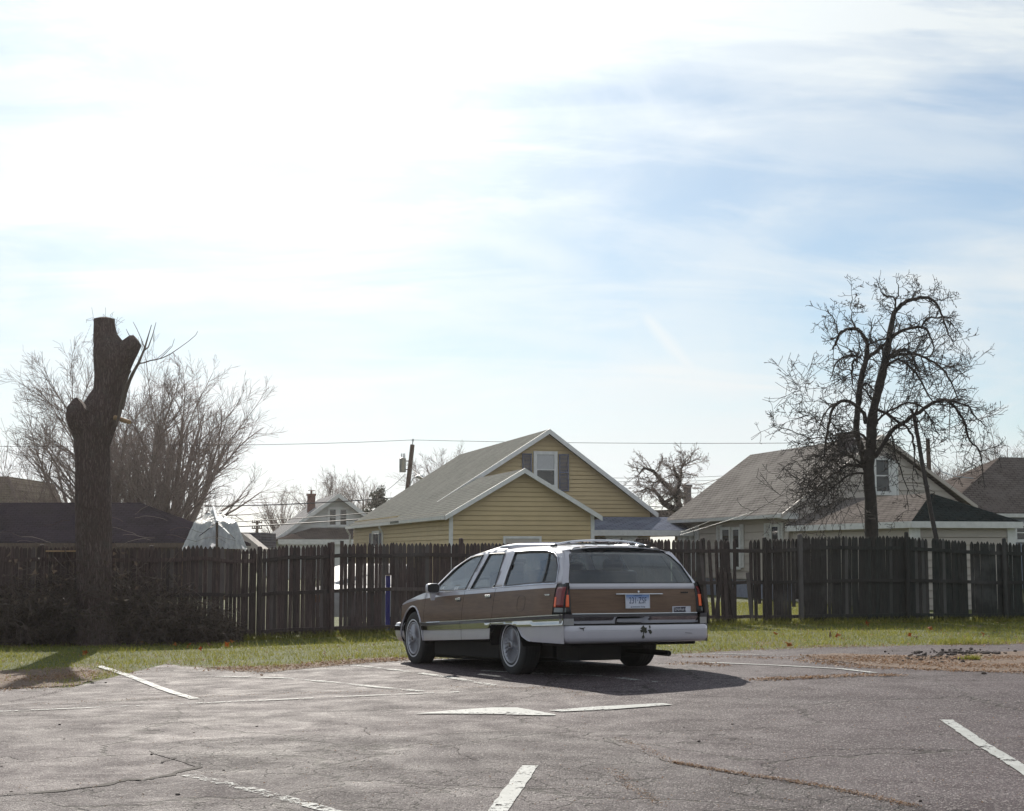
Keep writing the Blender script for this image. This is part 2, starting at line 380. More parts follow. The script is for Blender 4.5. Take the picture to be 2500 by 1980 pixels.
def tri_mesh(name, V, material, n=3, parent=None):
    V = np.asarray(V, float).reshape(-1, n, 3); k = len(V)
    me = bpy.data.meshes.new(name); me.vertices.add(k * n); me.vertices.foreach_set('co', V.reshape(-1))
    me.loops.add(k * n); me.loops.foreach_set('vertex_index', np.arange(k * n, dtype=np.int32))
    me.polygons.add(k); me.polygons.foreach_set('loop_start', (np.arange(k) * n).astype(np.int32))
    me.materials.append(material); me.update(calc_edges=True)
    o = bpy.data.objects.new(name, me); sc.collection.objects.link(o)
    if parent: o.parent = parent
    return o
# ------------------------------------------------------------------ ground
def sheet(name, xs, yfun, material, dz, ny=60):
    V = []
    for x in xs:
        y0, y1 = yfun(x); V.append([(x, y0 + (y1 - y0) * j / ny, gz(x, y0 + (y1 - y0) * j / ny) + dz) for j in range(ny + 1)])
    b = MB(); b.grid([list(r) for r in V]); o = b.build(name, material, smooth=True, sharp=0); return o
def build_ground():
    xs = [-600, -300, -120, -60, -40] + [-30 + .5 * i for i in range(121)] + [40, 60, 120, 300, 600]
    ys = [-60, -30] + [-12 + .5 * i for i in range(130)] + [60, 70, 90, 120, 200, 400, 900]
    b = MB(); b.grid([[(x, y, gz(x, y)) for y in ys] for x in xs]); structure(b.build('ground', M['soil'], smooth=True, sharp=0))
EDGE_PX = [(-200, 1686), (0, 1684), (180, 1679), (222, 1662), (236, 1632), (300, 1619), (420, 1623), (560, 1637), (650, 1642), (760, 1631), (900, 1619),
           (1000, 1612), (1300, 1604), (1600, 1600), (1750, 1592), (2000, 1582), (2200, 1577), (2500, 1573), (2700, 1570)]
EDGE = [tuple(ground(*p)[:2]) for p in EDGE_PX]
def edge_y(x): return interp(EDGE, x) + .10 * math.sin(x * 3.1) * math.sin(x * 1.3 + 1) + .05 * math.sin(x * 11.3) + .03 * math.sin(x * 29)
def poly_px(px): return [ground(*p) for p in px]
def densify(p, step):
    out = []
    for a, b in zip(p, p[1:] + p[:1]):
        k = max(1, int((b - a).length / step))
        out += [a.lerp(b, i / k) for i in range(k)]
    return out
def decal(name, px, material, dz, jitter=0, step=.15):
    """flat patch lying on the ground; follows its slope"""
    P = densify(poly_px(px), step)
    if jitter: P = [p + Vector((random.uniform(-1, 1), random.uniform(-1, 1), 0)) * jitter for p in P]
    xs = [p.x for p in P]; ys = [p.y for p in P]; n0 = len(P); pts = [Vector((p.x, p.y)) for p in P]
    g = .35; x = min(xs)
    def inside(q):
        c = False
        for i in range(n0):
            a, b = pts[i], pts[(i + 1) % n0]
            if (a.y > q[1]) != (b.y > q[1]) and q[0] < (b.x - a.x) * (q[1] - a.y) / (b.y - a.y) + a.x: c = not c
        return c
    extra = []
    while x < max(xs):
        y = min(ys)
        while y < max(ys):
            if inside((x, y)): extra.append(Vector((x, y)))
            y += g
        x += g
    v, e, f, *_ = delaunay_2d_cdt(pts + extra, [], [list(range(n0))], 1, 1e-5)
    b = MB(); b.v = [(q.x, q.y, gz(q.x, q.y) + dz) for q in v]; b.f = [tuple(t) for t in f]; b.m = [0] * len(b.f)
    return b.build(name, material, smooth=True, sharp=0)
def stripe(name, px, w, material, dz, wob=.006):
    """painted line along a pixel path with real width w"""
    P = densify([ground(*p) for p in px] , .12)
    cut = next((i for i, p in enumerate(P) if (p - ground(*px[-1])).length < .07), len(P)); P = P[:cut + 1]
    G = []
    for i, p in enumerate(P):
        t = (P[min(i + 1, len(P) - 1)] - P[max(0, i - 1)]); t.z = 0; t.normalize(); nrm = Vector((-t.y, t.x, 0))
        row = []
        for s in (-.5, .5):
            q = p + nrm * (w * s + random.uniform(-wob, wob)); row.append((q.x, q.y, gz(q.x, q.y) + dz))
        G.append(row)
    b = MB(); b.grid(G); return b.build(name, material)
def build_lot():
    xs = [-40 + .5 * i for i in range(49)] + [-15.6 + .06 * i for i in range(560)] + [18 + .5 * i for i in range(45)]
    structure(sheet('parking_lot', xs, lambda x: (-10, edge_y(x)), M['asphalt'], .006, 90))
    old = [(-60, 1958), (0, 1948), (120, 1938), (230, 1925), (300, 1908), (350, 1911), (420, 1897), (480, 1877), (440, 1862), (395, 1850), (365, 1836), (380, 1820), (480, 1808), (600, 1803), (720, 1798), (830, 1796),
           (930, 1799), (1000, 1800), (1100, 1794), (1260, 1787), (1330, 1790), (1400, 1800), (1500, 1816), (1620, 1858), (1720, 1877), (1800, 1893), (1900, 1910), (2050, 1928), (2170, 1958), (2280, 1985), (2400, 2300), (1250, 2600), (200, 2400), (-200, 2100)]
    structure(decal('old_pavement', old, M['asphalt_old'], .0095, .012))
    dirt = [(1960, 1601), (2050, 1597), (2150, 1600), (2260, 1603), (2400, 1595), (2520, 1590), (2640, 1590), (2640, 1645), (2520, 1641), (2350, 1641), (2250, 1635), (2130, 1628), (2050, 1617), (1990, 1609)]
    structure(decal('dirt_patch', dirt, M['dirt'], .012, .05, .1))
    structure(decal('dirt_patch', [(-80, 1640), (60, 1636), (140, 1630), (210, 1630), (240, 1640), (232, 1660), (190, 1674), (90, 1680), (-80, 1683)], M['dirt'], .010, .05, .1))
    structure(decal('dirt_patch', [(520, 1628), (640, 1628), (760, 1619), (850, 1611), (1010, 1604), (1010, 1612), (900, 1620), (760, 1632), (660, 1643), (560, 1639)], M['dirt'], .010, .05, .1))
    # paint
    def line(px, w, m='paint'): structure(stripe('parking_line', px, w, M[m], .0145))
    line([(241, 1628), (300, 1647), (380, 1678), (475, 1709)], .10)
    line([(500, 1653), (700, 1658), (830, 1670), (1034, 1691)], .10, 'paint_worn')
    line([(862, 1626), (1000, 1642), (1090, 1655), (1209, 1676)], .10, 'paint_worn')
    line([(1175, 1640), (1300, 1646), (1450, 1652), (1601, 1668)], .08, 'paint_worn')
    line([(1713, 1619), (1900, 1627), (2050, 1635), (2134, 1645)], .10)
    line([(1708, 1597), (1840, 1600), (1967, 1605)], .10, 'paint_worn')
    line([(-40, 1742), (0, 1740), (300, 1727), (500, 1719), (900, 1701), (1120, 1692)], .09, 'paint_worn')
    line([(1294, 1874), (1219, 1980), (1150, 2080)], .105)
    line([(459, 1897), (605, 1930), (793, 1981), (900, 2015)], .10, 'paint_worn')
    line([(2311, 1761), (2400, 1822), (2500, 1884), (2600, 1955)], .10)
    structure(decal('road_arrow', [(1013, 1746), (1100, 1738), (1200, 1731), (1262, 1731), (1310, 1739), (1356, 1748), (1355, 1750), (1300, 1750), (1210, 1747), (1100, 1746)], M['paint'], .0145, .004, .1))
    structure(decal('road_arrow', [(1340, 1738), (1450, 1729), (1618, 1720), (1642, 1724), (1500, 1735), (1420, 1739), (1370, 1741)], M['paint'], .0145, .004, .1))
    # long open cracks: thin dark gaps, partly filled with needles
    m = mat('crack_fill', (.030, .022, .018), .95, var=.3, scale=30)
    b = MB()
    def crack(px, w0, w1):
        P = densify([ground(*p) for p in px], .06); end = ground(*px[-1])
        cut = next((i for i, p in enumerate(P) if (p - end).length < .04), len(P)); P = P[:cut + 1]; G = []
        for i, p in enumerate(P):
            t = (P[min(i + 1, len(P) - 1)] - P[max(0, i - 1)]); t.z = 0; t.normalize(); nrm = Vector((-t.y, t.x, 0))
            off = .012 * math.sin(i * .9) + .02 * math.sin(i * .31 + 2) + random.uniform(-.012, .012); w = random.uniform(w0, w1)
            G.append([((q := p + nrm * (off + w * s)).x, q.y, gz(q.x, q.y) + .013) for s in (-.5, .5)])
        b.grid(G)
    crack([(-40, 1950), (0, 1947), (120, 1936), (230, 1925), (310, 1907), (350, 1910), (420, 1896), (482, 1876)], .022, .075)
    crack([(400, 1866), (430, 1855)], .01, .02)
    crack([(0, 1812), (60, 1815), (150, 1810), (400, 1820), (480, 1808), (720, 1798), (830, 1794)], .002, .009)
    crack([(930, 1799), (1000, 1799), (1100, 1794), (1260, 1787), (1330, 1790), (1400, 1800), (1500, 1816), (1620, 1858), (1720, 1877), (1900, 1908), (2060, 1932), (2260, 1978)], .003, .014)
    crack([(1640, 1862), (1800, 1893), (2000, 1922)], .008, .02)
    crack([(870, 1774), (890, 1780), (905, 1796)], .003, .008)
    crack([(1100, 1827), (1150, 1855), (1215, 1868), (1400, 1876), (1500, 1898), (1540, 1925), (1620, 1970)], .003, .009)
    crack([(1640, 1922), (1760, 1930), (1830, 1945)], .003, .01)
    crack([(1500, 1921), (1700, 1925)], .002, .006)
    crack([(1255, 1740), (1300, 1745), (1320, 1758)], .002, .006)
    crack([(1330, 1788), (1375, 1774)], .002, .006)
    crack([(1680, 1780), (1900, 1770)], .001, .004)
    crack([(0, 1729), (250, 1716), (480, 1703), (800, 1692), (1060, 1684), (1280, 1680)], .004, .022)
    crack([(60, 1725), (300, 1711), (560, 1702), (760, 1697)], .003, .014)
    crack([(880, 1700), (700, 1712), (560, 1716)], .002, .007)
    crack([(1850, 1664), (2000, 1658), (2200, 1652), (2330, 1650)], .006, .03)
    structure(b.build('pavement_cracks', m))

# fence line -------------------------------------------------------
def fence_y(x): return 30.9 + .218 * x
FA = Vector((0, 30.9, 0)); FD = Vector((1, .218, 0)).normalized(); FN = Vector((FD.y, -FD.x, 0))     # FN points to the camera
TOP = [(-80, 1334), (0, 1333), (200, 1334), (400, 1336), (440, 1336), (470, 1329), (540, 1335), (560, 1340), (640, 1338), (700, 1329), (760, 1330), (830, 1326), (880, 1326),
       (960, 1325), (1015, 1325), (1127, 1325), (1300, 1327), (1500, 1320), (1590, 1316), (1700, 1317), (1800, 1316), (1950, 1315), (1965, 1309), (2200, 1308), (2230, 1312), (2300, 1315), (2350, 1319), (2400, 1322), (2500, 1326), (2600, 1326)]
def picket(name, P, w, h, lean, parent, base, tip=True, lean2=0.0, thick=.018):
    hw = w / 2; sh = h - (w * .95 if tip else 0)
    prof = [(-hw, 0), (hw, 0), (hw, sh)]
    if tip: prof += [(hw * .72, sh + w * .45), (hw * .28, sh + w * .85), (0, h), (-hw * .28, sh + w * .85), (-hw * .72, sh + w * .45)]
    else: prof[-1] = (hw, h - random.uniform(0, .01)); prof.append((-hw, h))
    if tip: prof.append((-hw, sh))
    ca, sa = math.cos(lean), math.sin(lean); poly = []
    for a, z in prof:
        a2 = a * ca + z * sa; z2 = -a * sa + z * ca
        q = P + FD * a2 + Vector((0, 0, z2)) + FN * (z2 * lean2); poly.append(q - base)
    b = MB(); b.extrude(poly, -FN * thick); return b.build(name, M['fence'], parent)
STRETCH = [
    (-70, 385, 'weathered brown picket fence stretch behind the tall cut tree trunk', 3.0),
    (385, 622, 'picket fence stretch between the cut tree trunk and the first wide gap', 2.8),
    (631, 955, 'brown picket fence stretch right of the wide gap, ending at the blue post', 2.7),
    (955, 1690, 'tight dark picket fence stretch running behind the station wagon', 1.5),
    (1690, 1962, 'broken picket fence stretch with leaning and missing boards right of the wagon', 4),
    (1962, 2580, 'dark picket fence stretch at the far right under the bare drooping tree', 1.8)]
def build_fence():
    posts = [100, 368, 633, 810, 1127, 1400, 1560, 1720, 1865, 1952, 2212, 2450]
    for k, (x0, x1, label, gapw) in enumerate(STRETCH):
        A = on_plane(x0, 1400, FA, FD); B = on_plane(x1, 1400, FA, FD); base = Vector((A.x, A.y, gz(A.x, A.y)))
        t = thing('picket_fence', label, 'fence', base, group='stretches of the old picket fence')
        L = (B - A).length; s = 0.0; n = 0; leanrun = 0
        # two- and three-rail frame on the side we see
        def zt(px): return on_plane(px, interp(TOP, px), FA, FD).z
        for ri, (fr, hgt) in enumerate(((.13, .075), (.52, .07), (.93, .07))):
            b = MB(); m = 8
            rows = []
            for i in range(m + 1):
                px = x0 + (x1 - x0) * i / m; q = on_plane(px, 1400, FA, FD); zz = zt(px); g0 = gz(q.x, q.y) + .03
                zc = zz - (zz - g0) * fr + random.uniform(-.012, .012) - (.02 if ri == 0 else 0)
                c = Vector((q.x, q.y, zc)) + FN * .024 - base; h = hgt / 2
                rows.append([c + FN * .02 + Vector((0, 0, -h)), c + FN * .02 + Vector((0, 0, h)), c - FN * .02 + Vector((0, 0, h)), c - FN * .02 + Vector((0, 0, -h))])
            b.rings(rows); b.build('rail', M['fence'], t)
        for px in posts:
            if x0 <= px < x1:
                q = on_plane(px, 1400, FA, FD); g0 = gz(q.x, q.y) - .05; h = zt(px) - g0 + .035 + (.06 if px in (1952, 2212, 2450, 1127) else 0)
                b = MB(); c = q - base; w = .10 if px != 1952 else .12
                # a rounded, split-topped post standing behind the boards
                prof = [(math.cos(a) * w / 2, math.sin(a) * w / 2) for a in (2 * math.pi * j / 10 for j in range(10))]
                o = (FN * .055 if px in (810, 1865, 1952, 2212, 2450, 633) else -FN * .075)
                rows = []
                for zz, sc_ in ((0, 1), (h * .5, .97), (h - .05, .95), (h - .012, .85), (h, .5)):
                    rows.append([Vector((c.x, c.y, g0 - base.z + zz)) + FD * a * sc_ + FN * bq * sc_ + o for a, bq in prof])
                b.rings(rows); b.build('post', M['fence'], t, smooth=True)
        npk = 0
        while s < L:
            w = random.uniform(.068, .078); P = A + FD * (s + w / 2); d = cam_px(P)
            px = d; gap = random.choice([.002, .003, .004, .006, .009]) if k not in (1, 2) else random.choice([.001, .001, .002, .003, .004, .006, .009, .014])
            if k == 3: gap = random.choice([.001, .002, .003])
            if k == 5: gap = random.choice([.001, .002, .003, .004, .012])
            if k == 0 and px < 135: gap = random.choice([.001, .003, .009])
            miss = False; lean = random.uniform(-.006, .006); top = zt(px) + random.uniform(-.018, .012); tip = True; basez = gz(P.x, P.y) + random.uniform(.01, .06)
            if 795 < px < 835: tip = False; top += .04
            if 822 < px < 830 or 1800 < px < 1806 or 2268 < px < 2275 or 2360 < px < 2368: miss = True
            if random.random() < .03 and k != 3: tip = False; top -= random.uniform(0, .08)
            if k == 4 or 1620 < px < 1962:
                gap = random.choice([.004, .008, .02, .03])
                if 1722 < px < 1731: lean = -.10; gap = .05
                elif 1708 < px < 1722: miss = px > 1716
                elif 1731 <= px < 1745: lean = -.06
                elif 1745 <= px < 1790: lean = -.02
                elif 1805 <= px < 1812: lean = .05
                elif 1812 <= px < 1832: miss = True
                elif random.random() < .42: basez += random.uniform(.28, .5)
            if k == 5: lean += .012 if px < 2200 else -.004
            if k == 2 and px > 939: basez = on_plane(px, 1404, FA, FD).z
            if lean < -.03: P = P - FD * (lean * (top - basez) * .0)
            if not miss:
                P.z = basez; picket('picket', P, w, top - basez, lean, t, base, tip, random.uniform(-.01, .01)); npk += 1
            s += w + gap
        if k == 4:      # two boards slipped sideways, wide gaps at their feet
            for px, ln, pxt in ((1745, -.13, 0), (1792, .10, 0), (1772, .02, 0), (1834, .08, 0)):
                q = on_plane(px + 0, 1500, FA, FD); q.z = gz(q.x, q.y) + .03; q = q + FN * .05
                picket('picket', q, .078, 1.05 if px != 1745 else 1.5, ln * -1, t, base, False)
        print('fence', k, npk)
def cam_px(P):
    y = P.y * CP + (P.z - EYE) * SP; return 1250 + F * P.x / y
# ------------------------------------------------------------------ houses
PHI = math.atan(.257)
U = Vector((math.cos(PHI), math.sin(PHI), 0)); V = Vector((-math.sin(PHI), math.cos(PHI), 0))
class Frame:
    """local axes of a house: u to the right along its gable, v away from us"""
    def __init__(s, O): s.O = Vector((O.x, O.y, 0))
    def loc(s, P): d = P - s.O; return Vector((d.dot(U), d.dot(V), P.z))
    def u_plane(s, px, py, v): return s.loc(on_plane(px, py, s.O + V * v, U))     # point on a wall parallel to the gable
    def v_plane(s, px, py, u): return s.loc(on_plane(px, py, s.O + U * u, V))     # point on a side wall
def clip(poly, a, lo, hi):
    def cut(poly, val, sgn):
        out = []
        for p, q in zip(poly, poly[1:] + poly[:1]):
            dp, dq = (p[a] - val) * sgn, (q[a] - val) * sgn
            if dp >= 0: out.append(p)
            if dp * dq < 0: t = dp / (dp - dq); out.append(tuple(x + (y - x) * t for x, y in zip(p, q)))
        return out
    return cut(cut(poly, lo, 1), hi, -1)
def clapboard(b, poly, plane, const, out, step=.155, lap=.030):
    """lapped boards filling a wall polygon. plane 'u': polygon of (u,z) at v=const facing -v; plane 'v': (v,z) at u=const facing out"""
    def P(a, z, off): return (a, const + out * off, z) if plane == 'u' else (const + out * off, a, z)
    z0 = min(p[1] for p in poly); z1 = max(p[1] for p in poly); z = z0
    while z < z1:
        gp = .020; zb = z + gp; c = clip(poly, 1, zb, z + step)
        if len(c) >= 3:
            b.face([P(a, zz, lap * (1 - (zz - z) / step) + .002) for a, zz in c])
            lo = [q for q in c if abs(q[1] - zb) < 1e-6]
            if len(lo) >= 2:
                a0, a1 = min(q[0] for q in lo), max(q[0] for q in lo)
                b.face([P(a0, zb, lap), P(a1, zb, lap), P(a1, zb, -.026), P(a0, zb, -.026)])
        c = clip(poly, 1, z, zb)
        if len(c) >= 3: b.face([P(a, zz, -.024) for a, zz in c])
        z += step
def slab(b, pts, th=.12, m=None):
    """roof plane given by its corners, with thickness downwards"""
    b.extrude([Vector(p) for p in pts], (0, 0, -th), m)
def window(par, plane, const, out, a0, a1, z0, z1, frame=.09, sill=True, mull=True, curtain=False, name='window'):
    """frame > pane, sash bars"""
    const = const + out * .030
    def bx(b, p0, p1, o0, o1, q0, q1, m=None):
        if plane == 'u': b.bx((p0, const + out * o0, q0), (p1, const + out * o1, q1), m)
        else: b.bx((const + out * o0, p0, q0), (const + out * o1, p1, q1), m)
    f = MB(); fr = frame
    bx(f, a0 - fr, a0, .0, .05, z0 - fr, z1 + fr); bx(f, a1, a1 + fr, .0, .05, z0 - fr, z1 + fr)
    bx(f, a0, a1, .0, .05, z1, z1 + fr); bx(f, a0, a1, .0, .06, z0 - fr, z0)
    zm = (z0 + z1) / 2
    if mull: bx(f, a0, a1, .01, .042, zm - .02, zm + .02)
    o = f.build(name, M['white_trim'], par)
    p = MB(); bx(p, a0, a1, .004, .024, z0, z1); pane = p.build('pane', M['glass'], o)
    if curtain:
        c = MB(); bx(c, a0 + .01, a1 - .01, .0245, .027, zm + .02, z1 - .01); c.build('curtain', M['curtain'], o)
    return o
def shutters(par, plane, const, out, spans, z0, z1, material):
    const = const + out * .030
    for a0, a1 in spans:
        b = MB()
        def bx(p0, p1, o0, o1, q0, q1):
            if plane == 'u': b.bx((p0, const + out * o0, q0), (p1, const + out * o1, q1))
            else: b.bx((const + out * o0, p0, q0), (const + out * o1, p1, q1))
        w = .045; bx(a0, a0 + w, .0, .055, z0, z1); bx(a1 - w, a1, .0, .055, z0, z1)
        for zc in (z0, (z0 + z1) / 2 - w / 2, z1 - w): bx(a0 + w, a1 - w, .0, .054, zc, zc + w)
        z = z0 + w + .02
        while z < z1 - w: bx(a0 + w, a1 - w, .0, .035, z, z + .025); z += .05
        b.build('shutter', material, par)
def rakes(b, p0, p1, p2, out=.16, h=.16, th=.05):
    """barge boards under a gable roof edge; points on the roof edge in (u,v,z)"""
    for a, c in ((p0, p1), (p1, p2)):
        a, c = Vector(a), Vector(c); b.extrude([a, c, c - Vector((0, 0, h)), a - Vector((0, 0, h))], (0, th, 0))

def yellow_house():
    A = at(1101, 1248, 49); fr = Frame(A); g0 = gz(A.x, A.y) - .3; ze = A.z
    t = thing('yellow_house', 'yellow clapboard house with a low gabled wing in front and grey shingle roof', 'house', (A.x, A.y, 0), PHI)
    ax = fr.u_plane(1277, 1145, 0); uw = fr.u_plane(1446, 1248, 0).x
    um = uw / 2; zr = ax.z
    v0 = fr.v_plane(1160, 1172, um).y          # where the wing meets the house gable
    ap = fr.u_plane(1336, 1049, v0); re = fr.u_plane(1600, 1254, v0); zR = ap.z; uR = ap.x; u1 = re.x; zE = re.z
    vend = fr.v_plane(1125, 1117, uR).y
    print('yellow', A, 'w', uw, 'zr', zr, 'v0', v0, 'main', uR, u1, zR, zE, 'vend', vend, 'ze', ze)
    ov = .22
    # walls
    b = MB(); clapboard(b, [(0, g0), (uw, g0), (uw, ze), (um, zr - .12), (0, ze)], 'u', 0, -1)
    clapboard(b, [(0, g0), (v0, g0), (v0, ze), (0, ze)], 'v', 0, -1); clapboard(b, [(0, g0), (v0, g0), (v0, ze), (0, ze)], 'v', uw, 1)
    b.bx((.03, .03, g0), (uw - .03, v0, ze - .02)); b.build('wall', M['yellow'], t)
    ul = .12
    b = MB(); slope = (zR - zE) / (u1 - uR); le = fr.v_plane(876, 1282, -.12); sl_ = (zR - le.z) / (uR + .12); zl = zR - sl_ * (uR - ul)
    clapboard(b, [(ul, g0), (u1 - ov, g0), (u1 - ov, zE + slope * ov - .12), (uR, zR - .14), (ul, zl - .14)], 'u', v0, -1)
    clapboard(b, [(v0, g0), (vend, g0), (vend, zl - .14), (v0, zl - .14)], 'v', ul, -1)
    clapboard(b, [(v0, g0), (vend, g0), (vend, zE), (v0, zE)], 'v', u1 - ov, 1)
    b.bx((ul + .03, v0 + .03, g0), (u1 - ov - .03, vend, zE - .05)); b.build('wall', M['yellow'], t)
    # roofs
    sh = shingle_mat('grey_shingles', (.235, .235, .215), (.185, .185, .17), 1, 1.85)
    s1 = (zr - ze) / um; o = .25
    b = MB(); f = -.28
    slab(b, [(-o, f, ze - s1 * o), (um, f, zr), (um, v0 + 3.2, zr), (-o, v0 + 3.2, ze - s1 * o)], .09)
    slab(b, [(um, f, zr), (uw + o, f, ze - s1 * o), (uw + o, v0 - .02, ze - s1 * o), (um, v0 - .02, zr)], .09)
    b.build('roof', sh, t)
    b = MB(); f2 = v0 - .3; zl2 = zR - sl_ * (uR + .12)
    slab(b, [(-.12, f2 + .0, zl2), (uR, f2, zR), (uR, vend + .3, zR), (-.12, vend + .3, zl2)], .1)
    slab(b, [(uR, f2, zR), (u1, f2, zE), (u1, vend + .3, zE), (uR, vend + .3, zR)], .1)
    rf = b.build('roof', sh, t)
    # trims
    b = MB(); zo = ze - s1 * o
    rakes(b, (-o, f - .05, zo + .01), (um, f - .05, zr + .01), (uw + o, f - .05, zo + .01))
    for uu in (0, uw): b.bx((uu - .06, -.035, g0), (uu + .06, .03, ze - .02))
    b.bx((-.035, .03, g0), (.0, .10, ze - .02)); b.build('gable_trim', M['white_trim'], t)
    b = MB(); rakes(b, (-.12, f2 - .05, zl2 + .01), (uR, f2 - .05, zR + .01), (u1, f2 - .05, zE + .01), h=.19)
    b.bx((u1 - .55, f2 - .05, zE - .3), (u1, v0 + .1, zE - .16)); b.build('gable_trim', M['white_trim'], t)
    b = MB()      # gutters with downspouts
    for (a0, a1, uu, zz) in ((f, v0 + .6, -o - .06, zo - .02), (v0 + .6, vend + .3, -.18, zl2 - .02)):
        b.bx((uu - .06, a0, zz - .11), (uu + .05, a1, zz))
    vd = fr.v_plane(938, 1330, 0).y
    for vv in (vd, vend - .1):
        b.tube([(-.20, vv, zo - .1), (-.20, vv, zo - .2), (-.07, vv, zo - .42), (-.07, vv, g0)], .04, 8)
    b.build('gutter', M['gutter'], t)
    # attic window with shutters
    w0 = fr.u_plane(1310, 1110, v0); w1 = fr.u_plane(1352, 1184, v0)
    window(t, 'u', v0, -1, w0.x, w1.x, w1.z, w0.z, .13, curtain=True)
    s0 = fr.u_plane(1274, 1107, v0); s1_ = fr.u_plane(1298, 1199, v0); s2 = fr.u_plane(1363, 1107, v0); s3 = fr.u_plane(1388, 1199, v0)
    shutters(t, 'u', v0, -1, [(s0.x, s1_.x - .01), (s2.x + .01, s3.x)], s3.z, s0.z, M['shutter'])
    # garage door frame, mostly behind the fence
    d0 = fr.u_plane(1228, 1309, 0); d1 = fr.u_plane(1321, 1309, 0)
    b = MB(); b.bx((d0.x, -.06, g0), (d0.x + .07, .0, d0.z)); b.bx((d1.x - .07, -.06, g0), (d1.x, .0, d0.z)); b.bx((d0.x + .07, -.06, d0.z - .08), (d1.x - .07, .0, d0.z))
    df = b.build('door_frame', M['white_trim'], t)
    b = MB(); b.bx((d0.x + .07, -.045, g0), (d1.x - .07, -.004, d0.z - .08)); b.build('door', M['cream'], df)
    # side window with shutters on the far left wall
    a = fr.v_plane(929, 1301, ul); c = fr.v_plane(913, 1301, ul)
    window(t, 'v', ul, -1, a.y, c.y, a.z - 1.1, a.z, .1)
    shutters(t, 'v', ul, -1, [(a.y - .75, a.y - .14), (c.y + .14, c.y + .75)], a.z - 1.2, a.z, M['shutter'])
    # side porch: low blue-grey roof with posts
    p_in = fr.u_plane(1449, 1262, v0); zt = p_in.z; vp = v0 - 3.0
    e0 = fr.u_plane(1449, 1294, vp); e1 = fr.u_plane(1689, 1294, vp); ur = e1.x; top_r = fr.u_plane(1640, 1262, v0).x
    shb = shingle_mat('bluegrey_shingles', (.13, .145, .19), (.17, .185, .23), 0, 3.2)
    b = MB(); slab(b, [(uw + .02, vp, e0.z), (ur, vp, e0.z), (top_r, v0 - .32, zt), (uw + .02, v0 - .32, zt)], .05)
    slab(b, [(ur, vp, e0.z), (ur, v0 + 5, e0.z), (top_r, v0 + 5, zt), (top_r, v0 - .32, zt)], .05)
    b.build('porch_roof', shb, t)
    b = MB(); b.bx((uw + .02, vp - .05, e0.z - .20), (ur + .05, vp, e0.z + .0)); b.bx((ur, vp, e0.z - .20), (ur + .05, v0 + 5, e0.z)); b.build('porch_fascia', M['white_trim'], t)
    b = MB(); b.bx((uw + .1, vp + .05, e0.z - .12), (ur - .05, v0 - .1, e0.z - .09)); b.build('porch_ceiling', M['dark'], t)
    for px in (1497, 1536, 1671, 1684):
        q = fr.u_plane(px, 1300, vp + .15)
        b = MB(); b.bx((q.x - .06, vp + .1, g0), (q.x + .06, vp + .22, e0.z - .2))
        b.extrude([(q.x - .06, vp + .13, e0.z - .75), (q.x - .32, vp + .13, e0.z - .2), (q.x - .06, vp + .13, e0.z - .2)], (0, .05, 0)); b.extrude([(q.x + .06, vp + .13, e0.z - .75), (q.x + .06, vp + .13, e0.z - .2), (q.x + .32, vp + .13, e0.z - .2)], (0, .05, 0))
        b.build('porch_post', M['white_trim'], t)
    for px in (1470, 1515, 1560): 
        q = fr.u_plane(px, 1320, v0); window(t, 'u', v0, -1, q.x - .3, q.x + .3, .9, 1.95, .07)

